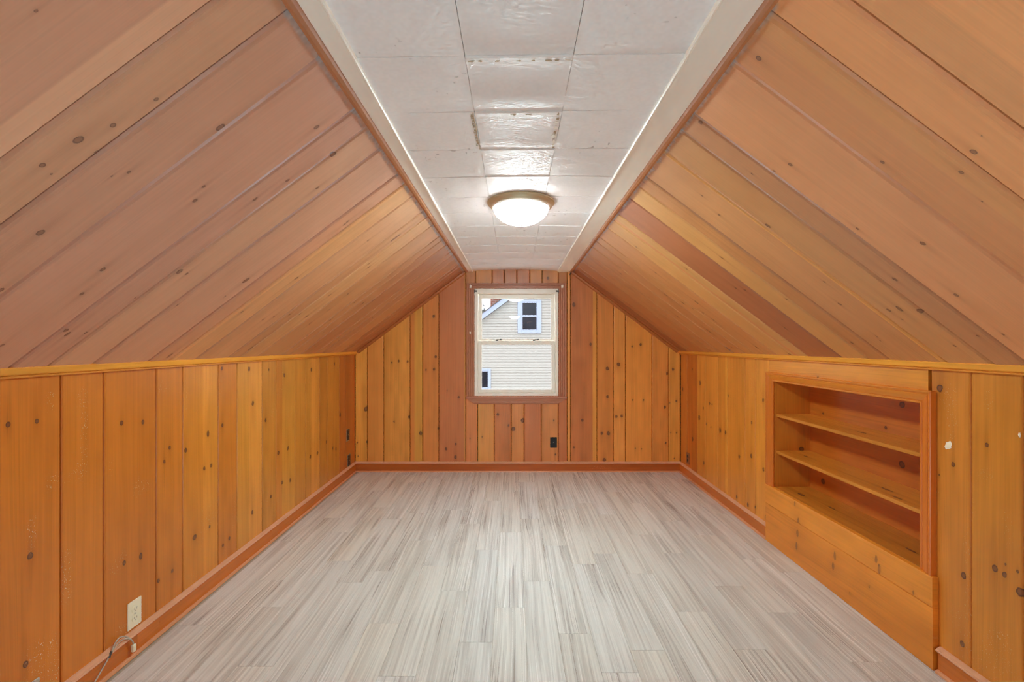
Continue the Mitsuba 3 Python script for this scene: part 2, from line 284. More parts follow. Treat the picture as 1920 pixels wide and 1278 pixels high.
def rbox(x0, x1, y0, y1, z0, z1, r):
    """A box with chamfered edges."""
    b = np.array([[min(x0, x1), min(y0, y1), min(z0, z1)], [max(x0, x1), max(y0, y1), max(z0, z1)]], float)
    pts = []
    for c in np.ndindex(2, 2, 2):
        p = np.array([b[c[i], i] for i in range(3)]); s = np.array([1 if c[i] == 0 else -1 for i in range(3)])
        for i in range(3):
            q = p + s * r; q[i] = p[i]; pts.append(q)
    return trimesh.convex.convex_hull(np.array(pts))
def join(ms): return trimesh.util.concatenate([m if isinstance(m, trimesh.Trimesh) else trimesh.Trimesh(*m, process=False) for m in ms])
def box_uv(b, row, axis):
    """uv of a box made of pine with its grain along the axis."""
    m = b if isinstance(b, trimesh.Trimesh) else trimesh.Trimesh(*b, process=False)
    v, f = np.array(m.vertices), np.array(m.faces)
    o = [i for i in range(3) if i != axis]
    lo = v.min(0)
    across = (v[:, o[0]] - lo[o[0]]) + (v[:, o[1]] - lo[o[1]])
    uv = np.stack([row + 0.2 + np.clip(across, 0, 0.75), v[:, axis]], 1)
    v, f, uv = flat_uv(uv, v, f)
    return (v, f), uv
def tube(points, r, sides=10):
    p = np.asarray(points, float); t = np.gradient(p, axis=0); t /= np.linalg.norm(t, axis=1, keepdims=True)
    ref = np.array([0.13, 0.2, 0.97]); a = np.cross(t, ref); a /= np.linalg.norm(a, axis=1, keepdims=True); b = np.cross(t, a)
    g = np.linspace(0, 2 * np.pi, sides, endpoint=False)
    r = np.broadcast_to(r, (len(p),))
    return loft([p[i] + r[i] * (np.cos(g)[:, None] * a[i] + np.sin(g)[:, None] * b[i]) for i in range(len(p))])
def spline(pts, n=60):
    from scipy.interpolate import CubicSpline
    pts = np.asarray(pts, float); s = np.concatenate([[0], np.cumsum(np.linalg.norm(np.diff(pts, axis=0), axis=1))])
    return CubicSpline(s, pts)(np.linspace(0, s[-1], n))
def near_knots(kn, a0, a1, vlo=-9, vhi=9, extra=0, seed=0):
    got = [(a - a0, v, ra * 0.72, rb * 0.72) for a, v, ra, rb in kn if a0 - 0.004 <= a < a1 + 0.004 and vlo <= v <= vhi]
    r = random.Random(seed * 131 + 5)
    for _ in range(extra):
        s = r.uniform(0.003, 0.006)
        got.append((r.uniform(0.02, max(0.03, a1 - a0 - 0.02)), r.uniform(max(vlo, 0.05), min(vhi, 1.4)), s, s * 1.5))
    return got
def jit(c, s=5, gain=1.0):
    c = [x * gain for x in c]
    k = rng.uniform(-s, s)
    return [max(0, min(255, x + k + rng.uniform(-s, s) * 0.35)) for x in c]

# ================================================================== LARGE STRUCTURE
row_shell = board_row((178, 112, 62))
def shell_uv(m, axis):
    return box_uv(m, row_shell, axis)
import shapely
def slab_yz(poly, x0, x1):
    """A wall slab: polygon in (y, z) extruded from x0 to x1."""
    m = trimesh.creation.extrude_polygon(poly, x1 - x0, engine='earcut')
    v = np.array(m.vertices); m.vertices = np.stack([v[:, 2] + x0, v[:, 0], v[:, 1]], 1)
    m.fix_normals(); return m
# bookcase niche in the right knee wall
NY0, NY1, NZ0, NZ1 = 1.945, 3.055, 0.02, 1.10
WT = 0.018                                      # board thickness
mesh, uv = box_uv(box(XL - WT - 0.06, XL - WT, BACK, D + 0.08, -0.02, 1.36), row_shell, 2)
put('wall_left', mesh, 'pine', uv, kind='structure')
poly = shapely.box(BACK, -0.02, D + 0.08, 1.36).difference(shapely.box(NY0 - 0.02, NZ0, NY1 + 0.02, NZ1 + 0.02))
mesh, uv = box_uv(slab_yz(poly, XR + WT, XR + WT + 0.06), row_shell, 2)
put('wall_right', mesh, 'pine', uv, kind='structure')
# far gable wall with its window opening
WX0, WX1, WZ0, WZ1 = -0.401, 0.484, 0.792, 1.924
def gable(y0, y1, hole):
    p = shapely.Polygon([(-1.80, -0.02), (1.92, -0.02), (1.92, 1.30), (0.70, 2.30), (-0.60, 2.30), (-1.80, 1.30)])
    if hole: p = p.difference(shapely.box(*hole))
    m = trimesh.creation.extrude_polygon(p, y1 - y0, engine='earcut')
    v = np.array(m.vertices); m.vertices = np.stack([v[:, 0], v[:, 2] + y0, v[:, 1]], 1); m.fix_normals()
    return m
mesh, uv = box_uv(gable(D + WT, D + WT + 0.10, (WX0, WZ0, WX1, WZ1)), row_shell, 2)
put('wall_far', mesh, 'pine', uv, kind='structure')
mesh, uv = box_uv(gable(BACK - 0.10, BACK, None), row_shell, 2)
put('wall_back', mesh, 'pine', uv, kind='structure')
def slope_slab(place, name):
    ys = np.array([BACK - 0.1, 0.5, D + 0.1]); rings = []
    for y in ys:
        q = np.array([(-0.10, -WT), (1.50, -WT), (1.50, -WT - 0.06), (-0.10, -WT - 0.06)])
        rings.append(place(np.full(4, y), q[:, 0], q[:, 1]))
    v, f = loft(rings)
    vv = np.concatenate([np.stack([np.full(4, row_shell + 0.3), [0, 1.5, 1.5, 0]], 1)] * 3)
    v, f, uv = flat_uv(vv, v, f)
    put(name, (v, f), 'pine', uv, kind='structure')
slope_slab(slope_l, 'wall_slope_left')
slope_slab(slope_r, 'wall_slope_right')
put('floor', box(XL - 0.1, XR + 0.1, BACK - 0.1, D + 0.12, -0.06, -0.0042), 'tile_core', kind='structure')
# floor covering behind the camera, beyond what the photograph shows
def vinyl_uv(m, row):
    v, f = np.array(m.vertices), np.array(m.faces)
    uv = np.stack([row + 0.2 + (v[:, 0] - v[:, 0].min()) * (0.7 if np.ptp(v[:, 0]) > 1 else 1.0) / max(1.0, np.ptp(v[:, 0])), v[:, 1]], 1)
    return (*flat_uv(uv, v, f)[:2],), flat_uv(uv, v, f)[2]
# ceiling backing
def ceiling_backing():
    xs = np.linspace(-0.66, 0.74, 9); ys = np.array([BACK - 0.1, -2, 0.5, 1.5, 2.5, 3.5, D + 0.1])
    top = []
    for y in ys: top.append(np.stack([xs, np.full(9, y), ceil_z(xs, np.full(9, y)) + 0.012], 1))
    rings = [np.concatenate([t, (t + [0, 0, 0.08])[::-1]]) for t in top]
    return loft(rings)
put('ceiling', ceiling_backing(), 'tile_core', kind='structure')
# painted board closing the ceiling behind the camera
def tile_mesh(x0, x1, y0, y1, bend, nx=8, ny=12, gap=0.0007, th=0.010):
    """One 12-inch tile as a thin solid that may sag: bend(s, t) gives how far the face hangs, s across and t towards the window."""
    s, t = np.meshgrid(np.linspace(0, 1, nx), np.linspace(0, 1, ny), indexing='ij')
    xf = x0 if callable(x0) else (lambda y: x0); xg = x1 if callable(x1) else (lambda y: x1)
    y = y0 + gap + (y1 - y0 - 2 * gap) * t
    x = xf(y) + gap + (xg(y) - xf(y) - 2 * gap) * s
    z = ceil_z(x, y) - bend(s, t)
    lo = np.stack([x, y, z], -1).reshape(-1, 3); hi = lo + [0, 0, th]
    v = np.concatenate([lo, hi]); N = nx * ny; f = []
    I = lambda i, j: i * ny + j
    for i in range(nx - 1):
        for j in range(ny - 1):
            a, b, c, d = I(i, j), I(i+1, j), I(i+1, j+1), I(i, j+1)
            f += [[a, c, b], [a, d, c], [N+a, N+b, N+c], [N+a, N+c, N+d]]
    rim = [I(i, 0) for i in range(nx)] + [I(nx-1, j) for j in range(1, ny)] + [I(i, ny-1) for i in range(nx-2, -1, -1)] + [I(0, j) for j in range(ny-2, 0, -1)]
    for k in range(len(rim)):
        a, b = rim[k], rim[(k+1) % len(rim)]
        f += [[a, b, N+b], [a, N+b, N+a]]
    return orient(v, np.array(f))

# added dark sheets behind the boards, standing in for shade in the joints
plain('gap_shade', (34, 26, 20), 0.95, 0.1)
put('wall_left__gap_shade', box(XL - WT + 0.0001, XL - WT + 0.0009, 0.62, D + 0.01, 0.0, 1.26), 'gap_shade')
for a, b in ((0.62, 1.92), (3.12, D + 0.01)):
    put('wall_right__gap_shade', box(XR + WT - 0.0009, XR + WT - 0.0001, a, b, 0.0, 1.26), 'gap_shade')
put('wall_far__gap_shade', gable(D + WT - 0.0009, D + WT - 0.0001, (WX0, WZ0, WX1, WZ1)), 'gap_shade')
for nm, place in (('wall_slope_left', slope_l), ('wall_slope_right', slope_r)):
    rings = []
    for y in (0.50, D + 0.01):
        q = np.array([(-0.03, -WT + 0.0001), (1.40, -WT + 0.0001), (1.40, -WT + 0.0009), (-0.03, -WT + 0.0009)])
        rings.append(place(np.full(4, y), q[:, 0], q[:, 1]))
    put(nm + '__gap_shade', loft(rings), 'gap_shade')

# ------------------------------------------------------------------ floor planks
PW, PL = 0.1523, 0.9144
joint = {-2: 2.075, -1: 2.345, -4: 2.78, 1: 2.125 + 0.01, 3: 2.022, 6: 2.94, 5: 2.309, -3: 2.5, -5: 2.214, -7: 2.588, -8: 1.9235, -9: 2.35, -10: 2.612, 7: 2.549, 0: 2.60, 2: 2.80, 4: 1.77, -6: 1.80, 8: 2.30, 9: 1.95, 10: 2.70, -11: 2.2}
joint[-2], joint[-1] = 2.075, 2.345
pid = 0
fl_rng = random.Random(21)
for k in range(-11, 12):
    x0, x1 = -0.09 + PW * (k + 1) - 0.0, -0.09 + PW * (k + 2)
    # k = -2 is the strip left of x = -0.09 ... measured strip edges
    x0, x1 = x0, x1
    x0, x1 = max(x0, XL + 0.004), min(x1, XR + 0.10 if False else XR - 0.004)
    if x1 - x0 < 0.01: continue
    j = joint.get(k, 2.0 + fl_rng.uniform(0, 0.9))
    y = j - 2 * PL - 0.02
    edges = [0.62]
    while y < D:
        if y > 0.70: edges.append(y)
        y += PL
    edges.append(D + 0.012)
    for y0, y1 in zip(edges[:-1], edges[1:]):
        if y1 < 0.75 or y0 > D - 0.03: continue
        y1 = min(y1, D + 0.012)
        g = 0.0004
        m = rbox(x0 + g, x1 - g, y0 + g, y1 - g, -0.004, 0.0, 0.0006)
        v, f = np.array(m.vertices), np.array(m.faces)
        uv = np.stack([pid + 0.2 + (v[:, 0] - x0), v[:, 1]], 1)
        v, f, uv = flat_uv(uv, v, f)
        put('floor__plank', (v, f), 'vinyl', uv)
        pid += 1
# the floor goes on behind the camera
m = box(XL, XR, BACK, 0.62, -0.004, 0.0)
v, f = np.array(m.vertices), np.array(m.faces)
v2, f2, uv2 = flat_uv(np.stack([pid + 0.1 + 0.8 * (v[:, 0] - XL) / (XR - XL), v[:, 1]], 1), v, f)
put('floor__covering', (v2, f2), 'vinyl', uv2)

# ------------------------------------------------------------------ knee-wall boards
def on_left(a, v, n): return np.stack([np.full_like(a, XL - WT) + n, a, v], -1)
def on_right(a, v, n): return np.stack([np.full_like(a, XR + WT) - n, a, v], -1)
def on_far(a, v, n): return np.stack([a, np.full_like(a, D + WT) - n, v], -1)
LEFT = [0.676, 0.946, 1.113, 1.388, 1.663, 1.837, 2.107, 2.277, 2.552, 2.726, 2.999, 3.176, 3.451, 3.626, 3.893, 4.061, 4.338, 4.485, D]
LCOL = [(204,132,66)]*3 + [(204,131,62),(206,133,64),(206,134,66),(208,138,68),(212,148,72),(204,136,68),(216,160,90),(196,142,78),(216,164,94),(202,148,82),(208,154,88),(198,144,80),(206,150,82),(192,124,68),(190,120,66)]
LSAP = {7: (0.15, 0.30, (214,154,80)), 9: (0.12, 0.3, (218,162,100)), 11: (0.0, 0.08, (202,142,80)), 13: (0.10, 0.3, (212,158,94))}
for i, (a0, a1) in enumerate(zip(LEFT[:-1], LEFT[1:])):
    sp = LSAP.get(i)
    row = board_row(jit(LCOL[i], 3, 0.96), sp and sp[:2], sp and sp[2], near_knots(KN_LEFT, a0, a1, seed=i), flecks=0.9 if a1 < 2.3 else 0.25)
    mesh, uv = board(on_left, a0, a1, 0.0, lambda a: knee_l(a) - 0.005, row, tilt=rng.uniform(-0.0006, 0.0006))
    put('wall_left__board', mesh, 'pine', uv)
BK0, BK1 = 1.889, 3.118                          # the bookcase's outer casing
RIGHT = [3.117, 3.295, 3.441, 3.72, 3.895, 4.149, 4.333, 4.585, D]
RCOL = [(216,156,86),(212,150,82),(214,152,82),(212,150,82),(214,154,88),(216,158,92),(192,122,62),(200,136,74)]
for i, (a0, a1) in enumerate(zip(RIGHT[:-1], RIGHT[1:])):
    row = board_row(jit(RCOL[i], 3), (0.0, 0.04) if i == 3 else None, (224,170,96), near_knots(KN_RIGHT, a0, a1, seed=40 + i), flecks=0.2)
    mesh, uv = board(on_right, a0, a1, 0.0, lambda a: knee_r(a) - 0.005, row, tilt=rng.uniform(-0.0006, 0.0006))
    put('wall_right__board', mesh, 'pine', uv)
NEAR = [0.67, 0.85, 1.125, 1.301, 1.567, 1.746, 1.914]
NCOL = [(206,140,70)] * 3 + [(208,142,72), (212,150,78), (210,146,78)]
for i, (a0, a1) in enumerate(zip(NEAR[:-1], NEAR[1:])):
    row = board_row(jit(NCOL[i], 2, 0.94), None, None, near_knots(KN_RIGHT, a0, a1, seed=60 + i), flecks=0.35)
    mesh, uv = board(on_right, a0, a1, 0.0, lambda a: knee_r(a) - 0.005, row, gap=0.003, cw=0.006, cd=0.006)
    put('wall_right__board', mesh, 'pine', uv)
# the wide board that lies level above the bookcase
def on_right_level(a, v, n): return np.stack([np.full_like(a, XR + WT) - n, v, a], -1)
row = board_row((218, 158, 86), None, None, [(0.045, 2.62, 0.016, 0.010), (0.012, 2.60, 0.008, 0.006)], flecks=0.15)
mesh, uv = board(on_right_level, 1.100, 1.262, 1.924, 3.115, row, cw=0.003, cd=0.002)
put('wall_right__board', mesh, 'pine', uv, label='wide board laid level above the shelves')

# ------------------------------------------------------------------ far-wall boards
def roof_far(x):                                   # underside of the slopes and ceiling at the far wall
    return np.minimum.reduce([knee_l(D) + 0.75 * (x - SXL) + 0.02, knee_r(D) + 0.75 * (SXR - x) + 0.02, np.full_like(x, EYE + 0.775)])
FAR_FULL = [(XL, -1.528), (-1.528, -1.3535), (-1.3535, -1.078), (-1.078, -.946), (-.946, -.775), (-.775, -.493),
            (.574, .610), (.610, .887), (.887, 1.061), (1.061, 1.187), (1.187, 1.466), (1.466, 1.639), (1.639, XR)]
FCOL = [(216,158,82),(202,140,78),(208,150,82),(200,130,74),(196,130,76),(184,118,86),(214,150,84),(184,116,76),(202,134,76),(212,146,82),(210,144,76),(204,138,76),(214,154,80)]
FSAP = {3: (0.048, 0.2, (220,166,88)), 5: (0.27, 0.4, (206,150,96)), 7: (0.235, 0.4, (218,156,82))}
for i, (a0, a1) in enumerate(FAR_FULL):
    sp = FSAP.get(i)
    row = board_row(jit(FCOL[i], 3, 1.10), sp and sp[:2], sp and sp[2], near_knots(KN_FAR, a0, a1, seed=80 + i), tint=(1.0, 0.86, 0.55))
    mesh, uv = board(on_far, a0, a1, 0.0, roof_far, row, gap=0.0045, cw=0.008, cd=0.006, tilt=rng.uniform(-0.0006, 0.0006))
    put('wall_far__board', mesh, 'pine', uv)
ABOVE = [-.493, -.389, -.2145, -.087, .045, .181, .312, .4816, .574]
BELOW = [-.493, -.367, -.192, -.0134, .1215, .302, .4816, .574]
WCOL = [(196,132,90), (200,138,90), (194,128,88), (190,124,84), (188,122,82), (204,142,92), (200,136,88), (190,124,80)]
for i, (a0, a1) in enumerate(zip(ABOVE[:-1], ABOVE[1:])):
    row = board_row(jit(WCOL[i], 4), None, None, [(0.06, 2.03, .012, .016)] if i == 6 else [], tint=(1.0, 0.92, 0.7))
    lo = 1.83 if i in (0, 7) else 1.86
    mesh, uv = board(on_far, a0, a1, 1.90, roof_far, row, gap=0.0045, cw=0.008, cd=0.006)
    put('wall_far__board', mesh, 'pine', uv)
BCOL = [(194,126,84), (202,140,84), (186,118,76), (202,136,86), (186,116,78), (198,132,84), (182,112,76)]
for i, (a0, a1) in enumerate(zip(BELOW[:-1], BELOW[1:])):
    row = board_row(jit(BCOL[i], 3, 1.08), (0.0, 0.035) if i == 1 else None, (214,156,92), near_knots(KN_FAR, a0, a1, vhi=0.75, seed=120 + i), tint=(1.0, 0.88, 0.6))
    mesh, uv = board(on_far, a0, a1, 0.0, 0.80, row, gap=0.0045, cw=0.008, cd=0.006)
    put('wall_far__board', mesh, 'pine', uv)
# the two boards that run on past the window on either side
for a0, a1, c in ((-.493, -.462, (190,124,84)), (.556, .574, (188,120,80))):
    row = board_row(c, tint=(1.0, 0.88, 0.6))
    mesh, uv = board(on_far, a0, a1, 0.80, 1.90, row, gap=0.002, cw=0.003, cd=0.003)
    put('wall_far__board', mesh, 'pine', uv)

# ------------------------------------------------------------------ boards of the two slopes
SL = [.524, .649, .917, 1.041, 1.206, 1.471, 1.594, 1.764, 2.032, 2.160, 2.329, 2.603, 2.718, 2.902, 3.197, 3.314, 3.485, 3.752, 3.88, 4.035, 4.31, 4.43, 4.60, D]
SR = [.55, .66, .94, 1.068, 1.247, 1.527, 1.641, 1.819, 2.092, 2.216, 2.394, 2.675, 2.798, 2.982, 3.246, 3.379, 3.56, 3.802, 3.933, 4.12, 4.40, 4.52, 4.69, D]
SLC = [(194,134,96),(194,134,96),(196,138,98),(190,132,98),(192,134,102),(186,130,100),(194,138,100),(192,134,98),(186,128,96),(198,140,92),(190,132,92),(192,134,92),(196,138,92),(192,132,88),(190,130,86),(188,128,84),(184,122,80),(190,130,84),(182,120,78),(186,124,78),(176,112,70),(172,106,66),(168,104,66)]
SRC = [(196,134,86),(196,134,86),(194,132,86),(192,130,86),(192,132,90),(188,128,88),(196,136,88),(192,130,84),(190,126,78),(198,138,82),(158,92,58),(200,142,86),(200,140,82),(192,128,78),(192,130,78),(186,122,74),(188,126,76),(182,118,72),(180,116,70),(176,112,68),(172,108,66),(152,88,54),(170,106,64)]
SAP_LIT_EDGES = {7: (0.0, 0.022, (222,168,92)), 1: (0.20, 0.4, (222,166,112)), 3: (0.0, 0.06, (216,162,108)), 11: (0.085, 0.2, (202,144,92))}  # sapwood stripes, some of them lit bevels painted as lighter edges
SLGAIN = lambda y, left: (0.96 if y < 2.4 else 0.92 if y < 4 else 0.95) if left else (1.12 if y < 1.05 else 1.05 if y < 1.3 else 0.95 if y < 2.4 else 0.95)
def slopes(place, edges, cols, name, kn, vtop, sap_or_lit, base):
    for i, (a0, a1) in enumerate(zip(edges[:-1], edges[1:])):
        sp = sap_or_lit.get(i)
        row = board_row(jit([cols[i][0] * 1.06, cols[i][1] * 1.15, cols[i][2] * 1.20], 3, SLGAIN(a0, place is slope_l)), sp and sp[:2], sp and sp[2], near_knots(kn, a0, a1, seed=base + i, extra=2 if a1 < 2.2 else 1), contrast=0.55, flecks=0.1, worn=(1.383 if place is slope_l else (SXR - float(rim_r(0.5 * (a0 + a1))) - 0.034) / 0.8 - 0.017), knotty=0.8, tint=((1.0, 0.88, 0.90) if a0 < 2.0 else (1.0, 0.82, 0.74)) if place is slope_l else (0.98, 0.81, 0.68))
        near = a0 < 1.5
        lift = rng.uniform(-0.0012, 0.0012)
        pl = lambda a, v, n: place(a, v, n - WT)
        args = dict(t=WT + lift * 0.5, gap=0.010 if i == 2 else 0.0075 if a0 < 2.1 else 0.0070, cw=0.0035, cd=0.006, cw0=0.0120, cd0=0.0095, tilt=rng.uniform(-0.0012, 0.0012), steps=3)
        if name == 'wall_slope_right' and i == 11:          # butt joint in one board
            for b, t in ((-0.03, 0.155), (0.157, None)):
                mesh, uv = board(pl, a0, a1, b, vtop if t is None else t, row, **args)
                put(name + '__board', mesh, 'pine_gloss', uv)
            continue
        mesh, uv = board(pl, a0, a1, -0.03, vtop, row, **args)
        put(name + '__board', mesh, 'pine_gloss', uv)
slopes(slope_l, SL, SLC, 'wall_slope_left', KN_SLOPE_LEFT, lambda a: (edge_l(a) - knee_l(a)) / 0.6 + 0.005, {1: (0.215, 0.4, (218,170,128)), 9: (0.0, 0.03, (216,166,112))}, 200)  # the far-edge stripe paints a lit bevel into the board colour
slopes(slope_r, SR, SRC, 'wall_slope_right', KN_SLOPE_RIGHT, lambda a: (edge_r(a) - knee_r(a)) / 0.6 + 0.005, SAP_LIT_EDGES, 300)

# ------------------------------------------------------------------ ceiling tiles
def col_l(y): return -0.127 + 0.0034 * (y - 1.2)
def col_r(y): return 0.162 + 0.0072 * (y - 1.2)
def field_l(y): return -0.4165 + 0 * y
def field_r(y): return rim_r(y) - 0.104 - 0.006 * (y - 1.06)
TY = [0.6205, 0.9135] + [1.2065 + 0.293 * k for k in range(13)]
TY[-1] = D + 0.015
t_rng = random.Random(5)
def bend_for(col, r, y0):
    if col == 1:
        if abs(y0 - 1.2065) < 0.01: return lambda s, t: 0.0075 * (1 - t) ** 6 + 0.011 * np.sin(np.pi * np.clip(t, 0, 1) ** 2.2) ** 1.5 * (1 - 0.25 * (2 * s - 1) ** 2)
        if abs(y0 - 1.4995) < 0.01: return lambda s, t: 0.0065 * (1 - t) ** 5 + 0.012 * (np.clip((t - 0.1) / 0.75, 0, 1) ** 2) * (1 - smooth(0.80, 1.0, t)) * (0.6 + 0.4 * smooth(0.2, 0.7, s))
        if abs(y0 - 0.9135) < 0.01: return lambda s, t: 0.003 * np.sin(np.pi * t) * np.sin(np.pi * s)
        if abs(y0 - 1.7925) < 0.01: return lambda s, t: 0.005 * (1 - t) ** 3 + 0.002 * np.sin(np.pi * t)
        if abs(y0 - 2.0855) < 0.01: return lambda s, t: 0.0045 * (1 - t) ** 4
    a, b, c = t_rng.uniform(0, 0.0035), t_rng.uniform(-0.0015, 0.0015), t_rng.uniform(0.0, 0.002)
    if y0 > 2.9: a, c = a + 0.002, c + 0.001
    return lambda s, t: a * np.sin(np.pi * t) * (0.5 + 0.5 * np.sin(np.pi * s)) + b * (s - 0.5) + c * (1 - t) ** 3 + 0.0012
def smooth(a, b, x):
    t = np.clip((x - a) / (b - a), 0, 1); return t * t * (3 - 2 * t)
for r, (y0, y1) in enumerate(zip(TY[:-1], TY[1:])):
    for c, (xa, xb) in enumerate(((field_l, col_l), (col_l, col_r), (col_r, field_r))):
        put('ceiling__tile', tile_mesh(xa, xb, y0, y1, bend_for(c, r, y0)), 'tile_paint', smooth=28)
put('ceiling__panel', tile_mesh(field_l, field_r, BACK, 0.6205, lambda s, t: 0.0 * s, 8, 16), 'tile_paint', smooth=28)
# paint flakes and torn edges of the worst tile
f_rng = random.Random(3)
def flake(cx, cy, r, sx=1.0, sy=1.0, drop=0.0):
    n = 9; pts = []
    for k in range(n):
        a = 2 * math.pi * k / n; q = r * f_rng.uniform(0.35, 1.35)
        pts.append((cx + sx * q * math.cos(a), cy + sy * q * math.sin(a)))
    pts = np.array(pts); z = ceil_z(pts[:, 0], pts[:, 1]) - drop - np.array([f_rng.uniform(0, 0.0015) for _ in pts])
    a = np.column_stack([pts, z])
    return loft([a, a - [0, 0, 0.0016]])
def worst(s, t): return bend_for(1, 0, 1.4995)(s, t)
for t, dx, r in ((0.03, 0.012, 0.006), (0.16, 0.010, 0.006), (0.26, 0.012, 0.009), (0.38, 0.010, 0.008), (0.50, 0.012, 0.007), (0.60, 0.012, 0.013), (0.70, 0.010, 0.011), (0.80, 0.009, 0.008), (0.92, 0.008, 0.006)):
    y = 1.4995 + 0.293 * t
    put('ceiling__paint_flake', flake(col_r(y) - dx, y, r, 0.8, 1.5, float(worst(np.array(0.95), np.array(t)))), 'white_chip' if r > 0.0075 else 'torn_fibre')
for s, r in ((0.06, 0.006), (0.14, 0.004), (0.30, 0.004), (0.5, 0.004), (0.63, 0.0035), (0.78, 0.008), (0.85, 0.004), (0.965, 0.006)):
    y = 1.2065 + 0.012
    x = col_l(y) + s * (col_r(y) - col_l(y))
    put('ceiling__paint_flake', flake(x, y, r, 1.5, 0.6, 0.0068), 'torn_fibre' if s != 0.965 else 'white_chip')
for s, r in ((0.45, 0.006), (0.62, 0.005)):
    y = 1.4995 + 0.010; x = col_l(y) + s * (col_r(y) - col_l(y))
    put('ceiling__paint_flake', flake(x, y, r, 1.8, 0.6, 0.0058), 'torn_fibre')
for k in range(12):                                # crumbling strip left of the sagging tile
    y = 1.515 + 0.0215 * k + f_rng.uniform(-0.006, 0.006)
    put('ceiling__paint_flake', flake(col_l(y) - 0.011 + f_rng.uniform(-0.003, 0.003), y, f_rng.uniform(0.003, 0.0065), 0.8, 1.3, 0.0022), 'torn_fibre')
ys = np.linspace(1.505, 1.785, 12)
put('ceiling__loose_edge_strip', tube(np.stack([col_l(ys) - 0.0045 + 0.0012 * np.sin(ys * 40), ys, ceil_z(col_l(ys), ys) - 0.003], 1), 0.0022, 7), 'torn_fibre', smooth=40)

# ------------------------------------------------------------------ trims
def runs(a, b, n=6): return np.linspace(a, b, n)
def long_trim(prof_at, y0, y1, row, n=7):
    """A moulding along the room: prof_at(y) gives its cross-section (x, z) at depth y; convex profile."""
    rings, uvs = [], []
    for y in np.linspace(y0, y1, n):
        p = np.asarray(prof_at(y), float)
        rings.append(np.stack([p[:, 0], np.full(len(p), y), p[:, 1]], 1))
        arc = np.concatenate([[0], np.cumsum(np.linalg.norm(np.diff(p, axis=0), axis=1))])
        uvs.append(np.stack([row + 0.2 + np.clip(arc, 0, 0.6), np.full(len(p), y)], 1))
    v, f = loft(rings)
    v, f, uv = flat_uv(np.concatenate(uvs), v, f)
    return (v, f), uv
# knee trims under the slopes: a flat strip with a small bead below
for side, x, foot, nm, y1 in ((1, XL, knee_l, 'trim_1', D), (-1, XR, knee_r, 'trim_2', D)):
    row = board_row((224, 170, 92), flecks=1.0 if side < 0 else 0.3)
    prof = lambda y: [(x - side * 0.0, foot(y) - 0.028), (x - side * 0.0, foot(y) - 0.004), (x + side * 0.022, foot(y) - 0.001), (x + side * 0.025, foot(y) - 0.006), (x + side * 0.021, foot(y) - 0.024), (x + side * 0.016, foot(y) - 0.028)]
    mesh, uv = long_trim(prof, 0.62, D, row)
    put(nm, mesh, 'pine', uv, kind='structure')
    prof = lambda y: [(x, foot(y) - 0.0375), (x, foot(y) - 0.0285), (x + side * 0.012, foot(y) - 0.0285), (x + side * 0.0145, foot(y) - 0.031), (x + side * 0.0145, foot(y) - 0.0345), (x + side * 0.012, foot(y) - 0.0375)]
    mesh, uv = long_trim(prof, 0.62, D, board_row((206, 146, 76)))
    put(nm + '__bead', mesh, 'pine', uv)
# brown mouldings where the slopes meet the ceiling
def mould_l(y):
    z = edge_l(y); x0 = -0.676 * (z - 0.005 - EYE)
    return [(x0 - 0.003, z + 0.004), (x0, z - 0.006), (x0 + 0.006, z - 0.0125), (x0 + 0.016, z - 0.0150), (x0 + 0.026, z - 0.0125), (x0 + 0.033, z - 0.006), (x0 + 0.0355, z + 0.004)]
def mould_r(y):
    z = edge_r(y); x0 = rim_r(y) + 0.034
    return [(x0 + 0.003, z + 0.004), (x0, z - 0.006), (x0 - 0.006, z - 0.0125), (x0 - 0.016, z - 0.0150), (x0 - 0.026, z - 0.0125), (x0 - 0.033, z - 0.006), (x0 - 0.0355, z + 0.004)]
for nm, fn in (('trim_3', mould_l), ('trim_4', mould_r)):
    mesh, uv = long_trim(fn, 0.60, D, board_row((176, 116, 78), contrast=0.6, tint=(0.95, 0.92, 0.85)))
    put(nm, mesh, 'pine_gloss', uv, kind='structure')
# cream painted battens beside them, each with a raised bead on its inner edge
def batten(fa, fb, z):
    def pr(y):
        a, b = fa(y), fb(y); zz = z(y)
        return [(a, zz + 0.003), (a, zz - 0.0075), (b, zz - 0.0075), (b, zz + 0.003)]
    return pr
def batten_bead(fb, s, z):
    def pr(y):
        b, zz = fb(y), z(y)
        return [(b, zz + 0.003), (b - s * 0.001, zz - 0.010), (b + s * 0.002, zz - 0.0125), (b + s * 0.0055, zz - 0.0125), (b + s * 0.0085, zz - 0.009), (b + s * 0.0085, zz + 0.003)]
    return pr
bl0 = lambda y: mould_l(y)[-1][0] - 0.001
bl1 = lambda y: -0.423 + 0 * y
br0 = lambda y: mould_r(y)[-1][0] + 0.001
br1 = lambda y: field_r(y) + 0.0075
for nm, fa, fb, z, s in (('trim_5', bl0, bl1, edge_l, 1), ('trim_6', br0, br1, edge_r, -1)):
    mesh, uv = long_trim(batten(fa, fb, z), 0.60, D, 0)
    put(nm, mesh, 'cream_paint', kind='structure')
    mesh, uv = long_trim(batten_bead(fb, s, lambda y: ceil_z(np.array(fb(y)), np.array(float(y)))), 0.60, D, 0)
    put(nm + '__bead', mesh, 'cream_paint')
